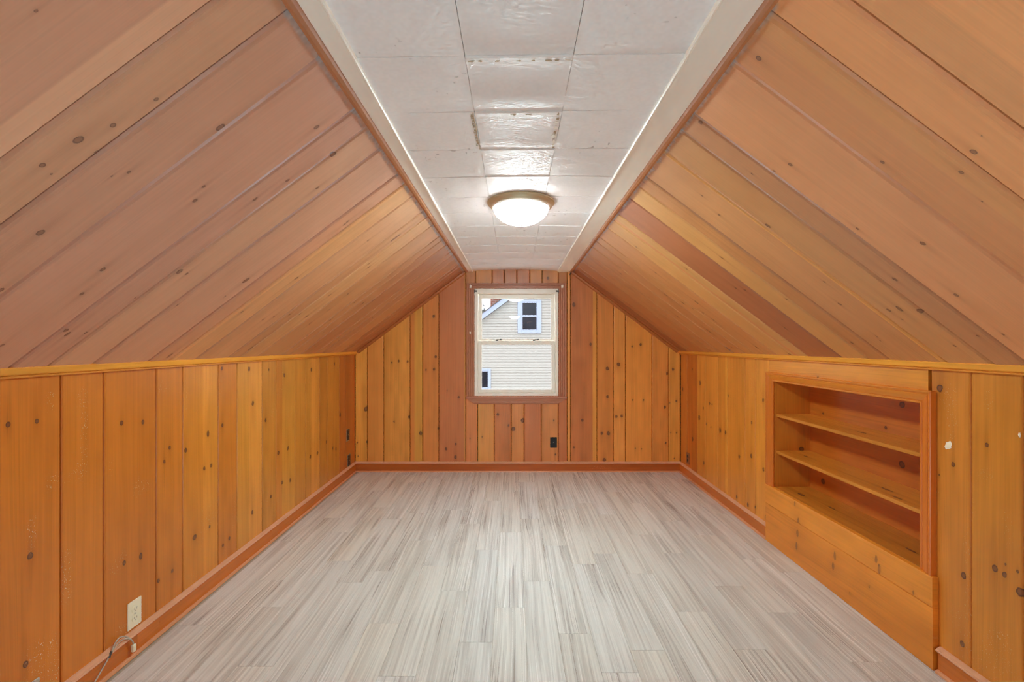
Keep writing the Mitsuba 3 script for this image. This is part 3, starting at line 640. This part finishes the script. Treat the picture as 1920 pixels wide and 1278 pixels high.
# trims along the slopes on the far gable
for nm, place, L in (('trim_7', slope_l, 1.395), ('trim_8', slope_r, 1.395)):
    prof = [(0.0, 0.0), (0.030, 0.0), (0.030, 0.008), (0.022, 0.016), (0.006, 0.018), (0.0, 0.012)]
    O, E = place(np.array([D]), np.array([0.0]), np.array([0.0]))[0], place(np.array([D]), np.array([1.0]), np.array([0.0]))[0]
    N = place(np.array([D]), np.array([0.0]), np.array([1.0]))[0] - O
    mesh, uv = stick(prof, O, N, np.array([0, -1.0, 0]), E - O, 0.0, L, board_row((178, 112, 66), contrast=0.6))
    put(nm, mesh, 'pine', uv, kind='structure')
# baseboards: plain board, moulded cap, shoe
BB = [(0, 0.0), (0.012, 0.0), (0.012, 0.088), (0, 0.088)]
CAP = [(0, 0.0885), (0.021, 0.0885), (0.0235, 0.0905), (0.0235, 0.0945), (0.0195, 0.0965), (0.0195, 0.099), (0.012, 0.1035), (0.006, 0.1065), (0, 0.1075)]
SHOE = [(0.0122, 0.0), (0.0255, 0.0), (0.0250, 0.004), (0.0225, 0.009), (0.018, 0.0125), (0.0122, 0.0135)]
def baseboard(name, O, e1, d, s0, s1, cuts=(), m0=0, m1=0):
    e2 = (0, 0, 1); pts = [s0, *cuts, s1]
    for i, (a, b) in enumerate(zip(pts[:-1], pts[1:])):
        row = board_row(jit((176, 100, 50) if name == 'baseboard_far' else (196, 120, 60), 3), contrast=0.7, flecks=0.3)
        mesh, uv = stick(BB, O, e1, e2, d, a + (0 if i == 0 else 0.0006), b, row, k0=m0 if i == 0 else 0, k1=m1 if i == len(pts) - 2 else 0)
        key = put(name if i == 0 else name + '__board', mesh, 'pine', uv, kind='structure' if i == 0 else None)
    mesh, uv = stick(CAP, O, e1, e2, d, s0, s1, board_row((216, 166, 132), contrast=0.7, tint=(1, 0.92, 0.85)), k0=m0, k1=m1)
    put(name + '__cap', mesh, 'pine', uv)
    mesh, uv = stick(SHOE, O, e1, e2, d, s0, s1, board_row((212, 152, 112), contrast=0.7, tint=(1, 0.9, 0.8)), k0=m0, k1=m1)
    put(name + '__shoe', mesh, 'pine', uv)
baseboard('baseboard_left', (XL, 0, 0), (1, 0, 0), (0, 1, 0), 0.62, D, cuts=(1.985, 2.11), m1=-1)
baseboard('baseboard_right', (XR, 0, 0), (-1, 0, 0), (0, 1, 0), BK1 + 0.001, D, m1=-1)
baseboard('baseboard_right_001', (XR, 0, 0), (-1, 0, 0), (0, 1, 0), 0.62, BK0 - 0.022)
baseboard('baseboard_far', (0, D, 0), (0, -1, 0), (1, 0, 0), XL, XR, cuts=(-0.99,), m0=1, m1=-1)

# ================================================================== WINDOW
plain('gasket', (120, 116, 106), 0.6)
def frame_mesh(x0, x1, z0, z1, wl, wr, wb, wt, y0, y1, r=0.003):
    return join([rbox(x0, x0 + wl, y0, y1, z0, z1, r), rbox(x1 - wr, x1, y0, y1, z0, z1, r), rbox(x0 + wl, x1 - wr, y0, y1, z0, z0 + wb, r), rbox(x0 + wl, x1 - wr, y0, y1, z1 - wt, z1, r)])
# jamb liner in the opening, then outer vinyl frame
FX0, FX1, FZ0, FZ1 = -0.400, 0.482, 0.794, 1.922
w = frame_mesh(FX0, FX1, FZ0, FZ1, 0.034, 0.032, 0.030, 0.052, D - 0.004, D + 0.115)
put('window_1', w, 'vinyl_frame', kind='structure', smooth=25)
# header strip that stands a little proud
put('window_1__header_strip', rbox(FX0 + 0.012, FX1 - 0.012, D - 0.012, D - 0.0045, FZ1 - 0.050, FZ1 - 0.004, 0.002), 'vinyl_frame', smooth=25)
UX0, UX1 = FX0 + 0.0345, FX1 - 0.0325
# upper sash sits further out, lower sash inside
us = frame_mesh(UX0 + 0.004, UX1 - 0.004, 1.372, 1.869, 0.036, 0.036, 0.022, 0.046, D + 0.062, D + 0.100)
ls = frame_mesh(UX0 + 0.002, UX1 - 0.002, 0.826, 1.3715, 0.038, 0.038, 0.036, 0.040, D + 0.016, D + 0.056)
put('window_1__sash', us, 'vinyl_frame', smooth=25, label='upper sash')
put('window_1__sash', ls, 'vinyl_frame', smooth=25, label='lower sash')
def pane(x0, x1, z0, z1, y):
    return trimesh.Trimesh([[x0, y, z0], [x1, y, z0], [x1, y, z1], [x0, y, z1]], [[0, 1, 2], [0, 2, 3]], process=False)
put('window_1__sash__pane', pane(UX0 + 0.036, UX1 - 0.036, 1.392, 1.826, D + 0.080), 'pane_glass')
put('window_1__sash_001__pane', pane(UX0 + 0.036, UX1 - 0.036, 0.858, 1.336, D + 0.036), 'pane_glass')
def latch(x):
    a = trimesh.creation.cylinder(0.011, 0.008, sections=20); a.apply_translation([x - 0.018, D + 0.034, 1.3765])
    b = rbox(x - 0.026, x + 0.030, D + 0.028, D + 0.040, 1.380, 1.386, 0.002)
    c = rbox(x + 0.016, x + 0.034, D + 0.026, D + 0.038, 1.384, 1.392, 0.002)
    return join([a, b, c])
for x in (-0.148, 0.244): put('window_1__sash_001__latch', latch(x), 'black_metal', smooth=30)
# brown casing with beads, mitred
CW = 0.078
def beads(w, t0=0.010, t1=0.019):
    p = [(0, 0), (0, t0)]
    n = 4
    for k in range(n):
        a, b = w * (k / n), w * ((k + 1) / n)
        h = t0 + (t1 - t0) * (0.45 + 0.55 * k / (n - 1))
        p += [(a + 0.002, h - 0.002), (a + 0.005, h), (b - 0.005, h), (b - 0.002, h - 0.002)]
        if k < n - 1: p += [(b, h - 0.005)]
    return p + [(w, t1 - 0.004), (w, 0)]
cas = beads(CW)
CX0, CX1, CZ0, CZ1 = -0.4005, 0.4835, 0.794, 1.9225
crow = [board_row(jit((186, 120, 88), 3), contrast=0.7, tint=(0.95, 1.0, 1.0)) for _ in range(5)]
mesh, uv = stick(cas, (CX0, D, 0), (-1, 0, 0), (0, -1, 0), (0, 0, 1), CZ0 - 0.002, CZ1, crow[0], k1=1.0 * 0.72)
put('window_1__casing', mesh, 'pine', uv)
mesh, uv = stick(cas, (CX1, D, 0), (1, 0, 0), (0, -1, 0), (0, 0, 1), CZ0 - 0.002, CZ1, crow[1], k1=1.0 * 0.72)
put('window_1__casing', mesh, 'pine', uv)
headp = [(p * 0.72, q) for p, q in cas]
mesh, uv = stick(headp, (0, D, CZ1), (0, 0, 1), (0, -1, 0), (1, 0, 0), CX0, CX1, crow[2], k0=-1 / 0.72, k1=1 / 0.72)
put('window_1__casing', mesh, 'pine', uv)
row = board_row((180, 116, 88), contrast=0.7, tint=(1, 1, 1))
mesh, uv = box_uv(rbox(CX0 - CW - 0.006, CX1 + CW + 0.006, D - 0.034, D + 0.012, 0.765, 0.7915, 0.004), row, 0)
put('window_1__stool', mesh, 'pine', uv)
apr = [(0, 0), (0, 0.012), (0.012, 0.018), (0.016, 0.020), (0.026, 0.018), (0.030, 0.022), (0.046, 0.026), (0.052, 0.026), (0.052, 0)]
mesh, uv = stick([(p, q) for p, q in apr], (0, D, 0.712), (0, 0, 1), (0, -1, 0), (1, 0, 0), CX0 + 0.005, CX1 - 0.005, crow[3], k0=-1.5, k1=1.5)
put('window_1__apron', mesh, 'pine', uv)
# ================================================================== BUILT-IN BOOKCASE
bk = 'built_in_bookcase'
labels[bk] = {'label': 'built-in knotty pine bookcase with two shelves recessed in the right knee wall', 'category': 'bookcase'}
IX1 = 2.005
PANEL = lambda: board_row(jit((200, 136, 74), 3))
# carcass lining
row = board_row((196, 134, 70), None, None, [(0.0 + 0.18, 0.64, 0.016, 0.014)])
def side_panel(y0, y1, inner):
    m = box(XR + 0.004, IX1, y0, y1, 0.02, NZ1)
    return box_uv(m, row, 2)
mesh, uv = side_panel(NY1, NY1 + 0.016, -1); put(bk + '__side_panel', mesh, 'pine', uv)
mesh, uv = side_panel(NY0 - 0.016, NY0, 1); put(bk + '__side_panel', mesh, 'pine', uv)
def on_back(a, v, n): return np.stack([np.full_like(a, IX1 + 0.014) - n, v, a], -1)
for i, (z0, z1) in enumerate(((0.02, 0.36), (0.36, 0.62), (0.62, 0.865), (0.865, NZ1 + 0.014))):
    kn = [(k[1] - z0, k[0], k[3], k[2]) for k in KN_BACK if z0 <= k[1] < z1]
    mesh, uv = board(on_back, z0, z1, NY0 - 0.016, NY1 + 0.016, board_row(jit((196, 124, 68), 3), None, None, kn), t=0.014, gap=0.001, cw=0.002, cd=0.002)
    put(bk + '__back_board', mesh, 'pine', uv)
mesh, uv = box_uv(box(XR + 0.004, IX1, NY0 - 0.016, NY1 + 0.016, NZ1, NZ1 + 0.014), PANEL(), 1); put(bk + '__top_panel', mesh, 'pine', uv)
def shelf(z, t, row, x0):
    return box_uv(rbox(x0, IX1 - 0.0005, NY0 + 0.0005, NY1 - 0.0005, z - t, z, 0.0018), row, 1)
for z, kn in ((0.877, [(0.11, 2.42, 0.008, 0.030)]), (0.629, [(0.10, 2.25, 0.007, 0.035), (0.05, 2.13, 0.006, 0.03), (0.12, 2.9, 0.008, 0.02)])):
    mesh, uv = shelf(z, 0.019, board_row(jit((200, 142, 78), 2), None, None, kn), XR + 0.012); put(bk + '__shelf', mesh, 'pine', uv)
mesh, uv = shelf(0.386, 0.020, board_row((196, 138, 76), None, None, [(0.10, 2.90, 0.012, 0.03), (0.13, 2.66, 0.006, 0.03), (0.12, 2.12, 0.007, 0.03)]), XR + 0.001); put(bk + '__bottom_shelf', mesh, 'pine', uv)
# beaded casing round the opening, mitred at the top corners
cp = [(0, 0), (0, 0.009), (0.003, 0.012), (0.010, 0.012), (0.013, 0.009), (0.017, 0.013), (0.030, 0.0175), (0.044, 0.0205), (0.048, 0.0175), (0.052, 0.0215), (0.057, 0.025), (0.0625, 0.025), (0.065, 0.022), (0.065, 0)]
ct = [(p * 0.92, q) for p, q in cp]
c1 = [board_row(c, contrast=0.7) for c in ((200, 122, 58), (204, 126, 60), (206, 138, 70))]
mesh, uv = stick(cp, (XR, NY1, 0), (0, 1, 0), (-1, 0, 0), (0, 0, 1), 0.387, 1.096, c1[0], k1=0.92); put(bk + '__casing', mesh, 'pine', uv)
mesh, uv = stick(cp, (XR, 1.953, 0), (0, -1, 0), (-1, 0, 0), (0, 0, 1), 0.387, 1.096, c1[1], k1=0.92); put(bk + '__casing', mesh, 'pine', uv)
mesh, uv = stick(ct, (XR, 0, 1.096), (0, 0, 1), (-1, 0, 0), (0, 1, 0), 1.953, NY1, c1[2], k0=-1 / 0.92, k1=1 / 0.92); put(bk + '__casing', mesh, 'pine', uv)
# two boards below the opening
def on_panel(a, v, n): return np.stack([np.full_like(a, XR) - n, v, a], -1)
kn = [(k[1] - 0.0, k[0], k[2] * 1.5, k[3] * 0.55) for k in KN_PANEL if k[1] < 0.262]
mesh, uv = board(on_panel, 0.001, 0.257, BK0 - 0.012, BK1, board_row((216, 148, 70), None, None, kn, flecks=0.2, knotty=0.6), t=0.024, gap=0.0, cw=0.002, cd=0.0015)
put(bk + '__base_board', mesh, 'pine', uv)
kn = [(k[1] - 0.258, k[0], k[2] * 1.5, k[3] * 0.55) for k in KN_PANEL if k[1] >= 0.262]
mesh, uv = board(on_panel, 0.258, 0.386, BK0 - 0.012, BK1, board_row((220, 154, 76), None, None, kn, flecks=0.2, knotty=0.6), t=0.026, gap=0.0, cw=0.004, cd=0.004, cw0=0.006, cd0=0.004)
put(bk + '__base_board', mesh, 'pine', uv)

# ================================================================== CEILING LAMPS
def lathe(prof, x, y, z, sections=72):
    m = trimesh.creation.revolve(np.array(prof), sections=sections)
    if m.volume < 0: m.invert()
    m.apply_translation([x, y, z]); return m
def lamp(x, y, label, category='ceiling lamp'):
    base = 'ceiling_lamp' if 'ceiling_lamp__rim' not in scene else 'ceiling_lamp_001'
    z = float(ceil_z(np.array(x), np.array(y))) - 0.003
    rim = [(0.0, 0.0), (0.181, 0.0), (0.183, -0.004), (0.183, -0.009), (0.1795, -0.0125), (0.176, -0.015), (0.175, -0.018), (0.171, -0.024), (0.164, -0.030), (0.157, -0.034), (0.153, -0.036), (0.1525, -0.030), (0.0, -0.030)]
    scene[base + '__rim'] = ply(lathe(rim, x, y, z), 'brushed_metal', 35)
    R, h = 0.150, 0.094
    pts = [(0.0, -0.0315)] + [(R, -0.0315), (R, -0.036)]
    for k in range(1, 25):
        a = math.pi / 2 * k / 24
        pts.append((R * math.cos(a) ** 0.95 if k < 24 else 0.0, -0.036 - (h - 0.005) * math.sin(a) ** 1.15))
    scene[base + '__glass_bowl'] = ply(lathe(pts, x, y, z), 'lamp_glass', 35, emitter={'type': 'area', 'radiance': {'type': 'rgb', 'value': list(LAMP_RADIANCE)}})
    zb = -0.036 - (h - 0.005)
    fin = [(0.0, zb + 0.004), (0.009, zb + 0.002), (0.011, zb - 0.001), (0.011, zb - 0.004), (0.006, zb - 0.007), (0.006, zb - 0.010), (0.0, zb - 0.0115)]
    scene[base + '__finial'] = ply(lathe(fin, x, y, z, 32), 'dull_steel', 35)
    labels[base] = {'label': label, 'category': category}
lamp(0.046, 2.469, 'lit white glass bowl ceiling lamp with tan metal rim under the tiles')
lamp(0.06, -3.10, 'second lit bowl lamp behind the camera, seen only mirrored in the window')

gx, gy = 0.05, -0.60  # fill light added behind the camera to brighten slopes and ceiling
scene['fill_light__base'] = ply(lathe([(0, 0), (0.11, 0), (0.11, 0.012), (0.09, 0.022), (0.07, 0.05), (0.072, 0.066), (0, 0.066)], gx, gy, 0.0), 'black_metal', 35)
scene['fill_light__globe'] = ply(lathe([(0, 0.0655), (0.06, 0.0665)] + [(0.27 * math.sin(a), 0.164 - 0.10 * math.cos(a)) for a in np.linspace(0.25, math.pi - 0.001, 28)] + [(0, 0.264)], gx, gy, 0.0), 'lamp_glass', 35, emitter={'type': 'area', 'radiance': {'type': 'rgb', 'value': list(FILL_RADIANCE)}})
labels['fill_light'] = {'label': 'added unseen fill light low on the floor behind the camera', 'category': 'fill light'}

# ================================================================== OUTLETS
def rot_place(o, ex, ey, ez):
    M = np.eye(4); M[:3, 0], M[:3, 1], M[:3, 2], M[:3, 3] = ex, ey, ez, o
    return M
def outlet(name, o, ex, w, h, plate, sock, slot, label, tilt=0.0, frame=None, kind='duplex'):
    """A cover plate in its own frame: x across, y up, z out of the wall."""
    ez = np.cross(ex, (0, 0, 1)); M = rot_place(o, ex, (0, 0, 1), ez)
    c, s = math.cos(tilt), math.sin(tilt)
    M = M @ np.array([[c, -s, 0, 0], [s, c, 0, 0], [0, 0, 1, 0], [0, 0, 0, 1]])
    base = name if not any(k.startswith(name + '__') for k in scene) else next(f'{name}_{k:03d}' for k in range(1, 99) if not any(q.startswith(f'{name}_{k:03d}__') for q in scene))
    def add(part, m, mat, smooth=30):
        m = m.copy(); m.apply_transform(M); k = key_for(base + '__' + part); scene[k] = ply(m, mat, smooth)
    if frame: add('plate_rim', rbox(-w/2 - 0.006, w/2 + 0.006, -h/2 - 0.006, h/2 + 0.006, 0.0, 0.003, 0.001), frame)
    add('plate', rbox(-w/2, w/2, -h/2, h/2, 0.0, 0.0055, 0.002), plate)
    for sy in (1, -1):
        d = trimesh.creation.cylinder(0.0165, 0.004, sections=36); d.apply_translation([0, sy * 0.0195, 0.0060])
        add('socket', d, sock)
        sl = join([box(-0.0075, -0.0055, sy*0.0195 - 0.002, sy*0.0195 + 0.006, 0.0070, 0.0086), box(0.0055, 0.0075, sy*0.0195 - 0.002, sy*0.0195 + 0.006, 0.0070, 0.0086), box(-0.002, 0.002, sy*0.0195 - 0.0095, sy*0.0195 - 0.0055, 0.0070, 0.0086)])
        add('socket_slot', sl, slot, False)
    sc = trimesh.creation.cylinder(0.0035, 0.003, sections=20); sc.apply_translation([0, 0, 0.0062]); add('screw', sc, 'dull_steel')
    labels[base] = {'label': label, 'category': 'electrical outlet'}
outlet('electrical_outlet', (XL, 1.981, 0.176), (0, -1, 0) if False else (0, 1, 0), 0.072, 0.117, 'ivory', 'ivory', 'ivory_dark', 'ivory duplex outlet low on the left wall above the grey cable')
outlet('electrical_outlet', (XL, 4.556, 0.428), (0, 1, 0), 0.070, 0.108, 'brown_plastic', 'brown_plastic', 'slot_black', 'dark brown outlet on the left wall, upper of the two near the far corner', frame='ivory_dark')
outlet('electrical_outlet', (XL, 4.582, 0.166), (0, 1, 0), 0.070, 0.108, 'brown_plastic', 'brown_plastic', 'slot_black', 'dark brown outlet on the left wall, lower of the two just above the baseboard', frame='ivory_dark')
outlet('electrical_outlet', (0.4305, D, 0.3066), (1, 0, 0), 0.071, 0.110, 'black_metal', 'black_metal', 'slot_black', 'black outlet plate on the far wall below the right end of the window')
outlet('electrical_outlet', (XR, 4.552, 0.193), (0, -1, 0), 0.070, 0.112, 'wood_plate', 'brown_plastic', 'slot_black', 'tan plate outlet with dark sockets low on the right wall near the far corner')
plain('wood_plate', (150, 92, 56), 0.4)
# telephone jack at the lower edge of the picture
jk = 'telephone_jack'
M = rot_place((XL, 1.548, 0.136), (0, 1, 0), (0, 0, 1), (1, 0, 0))
for part, m, mat in (('plate', rbox(-0.035, 0.035, -0.057, 0.057, 0, 0.006, 0.002), 'cord_grey'), ('jack_body', rbox(-0.012, 0.012, -0.014, 0.010, 0.005, 0.012, 0.002), 'ivory'), ('opening', box(-0.006, 0.006, -0.006, 0.004, 0.0115, 0.0124), 'slot_black'), ('screw', trimesh.creation.cylinder(0.0035, 0.004, sections=16, transform=trimesh.transformations.translation_matrix([0.0, 0.042, 0.0055])), 'dull_steel')):
    m = m.copy(); m.apply_transform(M); scene[jk + '__' + part] = ply(m, mat, 30)
labels[jk] = {'label': 'pale telephone jack plate on the left wall at the lower left corner of the picture', 'category': 'wall jack'}

# ================================================================== CORD
cp_ = [(XL + 0.034, 1.545, 0.006), (XL + 0.032, 1.66, 0.010), (XL + 0.030, 1.765, 0.040), (XL + 0.026, 1.80, 0.062), (XL + 0.022, 1.836, 0.088), (XL + 0.021, 1.853, 0.108), (XL + 0.017, 1.868, 0.119), (XL + 0.0165, 1.885, 0.128), (XL + 0.018, 1.914, 0.1175), (XL + 0.024, 1.936, 0.092), (XL + 0.025, 1.950, 0.062)]
put('wall_cable__cable', tube(spline(cp_, 90), 0.0028, 10), 'cord_grey', smooth=40)
labels['wall_cable'] = {'label': 'thin grey cable looped over the baseboard cap below the ivory outlet', 'category': 'cable'}
cp2 = [(XL + 0.022, 1.842, 0.092), (XL + 0.0225, 1.858, 0.106), (XL + 0.0205, 1.88, 0.1125), (XL + 0.022, 1.905, 0.112), (XL + 0.026, 1.93, 0.096), (XL + 0.028, 1.944, 0.068)]
put('wall_cable__loop', tube(spline(cp2, 50), 0.0024, 9), 'cord_grey', smooth=40)
put('wall_cable__tape', tube([(XL + 0.0235, 1.834, 0.083), (XL + 0.0225, 1.8365, 0.0885), (XL + 0.0222, 1.8465, 0.101)], 0.0045, 10), 'grey_metal', smooth=40)
put('wall_cable__plug', rbox(XL + 0.019, XL + 0.033, 1.941, 1.957, 0.030, 0.062, 0.003), 'ivory', smooth=30, label='cream plug end')

# ================================================================== SMALL HARDWARE
def bracket(x, z, s, label, group=None):
    m = join([rbox(x - 0.010 * s, x + 0.010 * s, D - 0.024, D - 0.018, z - 0.017 * s, z + 0.017 * s, 0.002), rbox(x - 0.006 * s, x + 0.006 * s, D - 0.040, D - 0.023, z - 0.006 * s, z + 0.012 * s, 0.002)])
    k = key_for('wall_clip' if s < 1 else 'curtain_rod_bracket'); scene[k] = ply(m, 'vinyl_frame', 30)
    labels[k] = {'label': label, 'category': 'clip' if s < 1 else 'bracket'}
bracket(-0.440, 1.942, 1.0, 'white curtain rod bracket on the left upper corner of the window casing')
bracket(0.521, 1.942, 1.0, 'white curtain rod bracket on the right upper corner of the window casing')
bracket(-0.444, 1.457, 0.7, 'small white clip halfway up the left window casing')
for k, (x, s) in enumerate(((FX0 + 0.006, 1), (FX1 - 0.006, -1))):
    m = join([rbox(x - 0.004 * s, x + 0.022 * s, D - 0.020, D - 0.0125, 1.884, 1.900, 0.002), rbox(x - 0.006 * s, x - 0.001 * s, D - 0.034, D - 0.0125, 1.876, 1.906, 0.001)])
    put('shade_bracket', m, 'grey_metal', smooth=30, label='small steel roller shade bracket in the upper %s corner of the window frame' % ('left' if s > 0 else 'right'), category='bracket')
hk = spline([(0.778, D - 0.020, 2.012), (0.778, D - 0.045, 2.000), (0.790, D - 0.050, 1.985), (0.796, D - 0.036, 1.992)], 24)
put('screw_hook', tube(hk, 0.004, 9), 'grey_metal', smooth=40, label='small dark hook on the slanting trim right of the window top', category='hook')
wire = spline([(0.600, D - 0.10, 2.100), (0.602, D - 0.07, 2.075), (0.592, D - 0.05, 2.060), (0.612, D - 0.03, 2.072)], 24)
put('wire_end', tube(wire, 0.0035, 8), 'grey_metal', smooth=40, label='short dark wire end where the right batten meets the far wall', category='wire')
# spackle left on the near right boards
def blob(cy, cz, ry, rz, seed):
    r = random.Random(seed); n = 18; p = []
    for k in range(n):
        a = 2 * math.pi * k / n; q = r.uniform(0.6, 1.1)
        p.append((XR - 0.0003, cy + ry * q * math.cos(a), cz + rz * q * math.sin(a)))
    p = np.array(p); c = np.array([[XR - 0.0028, cy, cz]])
    inner = (p - c) * 0.6 + c; inner[:, 0] = XR - 0.0024
    v = np.concatenate([p, inner, c, [[XR + 0.002, cy, cz]]]); f = []
    for k in range(n):
        j = (k + 1) % n
        f += [[k, j, n + j], [k, n + j, n + k], [n + k, n + j, 2*n], [j, k, 2*n + 1]]
    return orient(v, np.array(f))
put('wall_right__plaster_patch', blob(1.835, 0.942, 0.017, 0.021, 4), 'patch_plaster', smooth=40, label='white patch of filler')
put('wall_right__plaster_patch', blob(1.577, 1.037, 0.006, 0.010, 9), 'patch_plaster', smooth=40, label='small white chip')

# ================================================================== OUTSIDE: the neighbour's house, a tree, pale ground
HY = 16.5
hs = 'house'
labels[hs] = {'label': 'cream sided house with blue-white trimmed windows seen through the window', 'category': 'house'}
def rake(x): return 2.162 + 0.727 * (x + 1.111)          # lower edge of the rake board on the left
RIDGE = 0.75
def roof_line(x): return min(rake(x), rake(2 * RIDGE - x))
pitch = 0.0992
n0, n1 = int((-3.1) / pitch), int(roof_line(RIDGE) / pitch) + 1
for i in range(n0, n1):
    z0, z1 = i * pitch + 0.052, (i + 1) * pitch + 0.052
    def xs(z):
        d = (z - 2.162) / 0.727 - 1.111
        return max(-3.4, d), min(4.9, 2 * RIDGE - d)
    a0, b0 = xs(z0); a1, b1 = xs(z1)
    if b0 - a0 < 0.1: continue
    if b1 < a1: a1 = b1 = (a1 + b1) / 2
    rings = []
    for q, y in ((0.0, -0.026), (0.62, -0.020), (0.74, -0.004), (1.0, -0.002)):
        a, b, z = a0 + (a1 - a0) * q, b0 + (b1 - b0) * q, z0 + (z1 - z0) * q
        rings.append(np.array([[a, HY + y, z], [b, HY + y, z], [b, HY + 0.02, z], [a, HY + 0.02, z]]))
    bot = loft(rings)
    put(hs + '__siding_board', bot, 'siding')
# body and roof behind the siding
p = shapely.Polygon([(-3.4, -3.2), (4.9, -3.2), (4.9, roof_line(4.9)), (RIDGE, roof_line(RIDGE)), (-3.4, roof_line(-3.4))])
m = trimesh.creation.extrude_polygon(p, 9.0, engine='earcut'); v = np.array(m.vertices); m.vertices = np.stack([v[:, 0], v[:, 2] + HY + 0.021, v[:, 1]], 1); m.fix_normals()
put(hs + '__walls', m, 'siding')
for s in (-1, 1):
    ex = -3.9 if s < 0 else 2 * RIDGE + 3.9
    q = lambda x, dz: (x, roof_line(RIDGE) + dz if x == RIDGE else rake(-3.9) + dz)
    pts = [q(RIDGE, 0.0), q(ex, 0.0), q(ex, 0.205), q(RIDGE, 0.205)]
    ring = lambda y, P: np.array([[a, y, b] for a, b in P])
    put(hs + '__rake_board', loft([ring(HY - 0.22, pts), ring(HY - 0.19, pts)]), 'ext_white')
    pts2 = [q(RIDGE, 0.03), q(ex, 0.03), q(ex, 0.05), q(RIDGE, 0.05)]
    put(hs + '__soffit', loft([ring(HY - 0.189, pts2), ring(HY + 0.02, pts2)]), 'ext_white')
    pts3 = [q(RIDGE, 0.206), q(ex, 0.206), q(ex, 0.24), q(RIDGE, 0.24)]
    put(hs + '__roof', loft([ring(HY - 0.25, pts3), ring(HY + 9.2, pts3)]), 'roofing')
put(hs + '__chimney', rbox(-0.87, -0.25, 18.0, 18.7, 2.0, 4.6, 0.01), 'chimney_brick')
def house_window(x0, x1, z0, z1, mid, cw=0.16):
    y = HY - 0.075
    fr = frame_mesh(x0, x1, z0, z1, cw, cw, 0.10, 0.08, y, HY + 0.02, 0.006)
    k = put(hs + '__window', fr, 'ext_white')
    put(k + '__sash', frame_mesh(x0 + cw, x1 - cw, z0 + 0.10, mid + 0.033, 0.02, 0.02, 0.035, 0.066, y - 0.005, HY + 0.01, 0.004), 'ext_white')
    put(k + '__sash', frame_mesh(x0 + cw, x1 - cw, mid - 0.0, z1 - 0.08, 0.02, 0.02, 0.03, 0.035, y + 0.012, HY + 0.015, 0.004), 'ext_white')
    put(k + '__pane', box(x0 + cw, x1 - cw, HY - 0.030, HY + 0.016, z0 + 0.1, z1 - 0.08), 'house_glass')
plain('house_glass', (26, 32, 40), 0.10, 0.2)
house_window(0.185, 1.048, 1.68, 2.893, 2.305)
house_window(-1.66, -0.788, -0.42, 0.403, -0.60, 0.09)
# a bare tree beyond the house's left slope
t_r = random.Random(12)
tr = 'tree'
labels[tr] = {'label': 'dark tree crown against the white sky left of the neighbour roof', 'category': 'tree'}
trunk = tube([(-2.15, 30, -3.2), (-2.1, 30, 0), (-2.0, 30, 2.2), (-1.85, 30.1, 3.6)], [0.22, 0.18, 0.12, 0.03], 8)
put(tr + '__trunk', trunk, 'bark', smooth=40)
brs, leaves = [], []
for k in range(60):
    z = t_r.uniform(0.8, 3.2); a = t_r.uniform(0, 2 * math.pi); L = t_r.uniform(0.5, 1.0) * (1.15 - 0.22 * z)
    p0 = np.array([-2.0, 30, z]); p1 = p0 + L * np.array([math.cos(a), math.sin(a), 0.55]); 
    brs.append(trimesh.Trimesh(*tube([p0, (p0 + p1) / 2 + [0, 0, 0.05], p1], [0.03, 0.02, 0.006], 5), process=False))
    for _ in range(70):
        c = p0 + (p1 - p0) * t_r.uniform(0.3, 1.1) + np.array([t_r.gauss(0, 0.13) for _ in range(3)])
        d = np.array([[t_r.uniform(-1, 1) for _ in range(3)] for _ in range(3)]) * 0.085
        leaves.append(c + d)
put(tr + '__branches', join(brs), 'bark', kind='stuff')
lv = np.concatenate(leaves); put(tr + '__foliage', (lv, np.arange(len(lv)).reshape(-1, 3)), {'type': 'twosided', 'bsdf': {'type': 'ref', 'id': 'needles'}}, kind='stuff')
put('ground', box(-60, 60, 5.2, 80, -3.4, -3.2), 'pale_ground', kind='structure')  # ground out of view, made pale to bounce light onto the ceiling
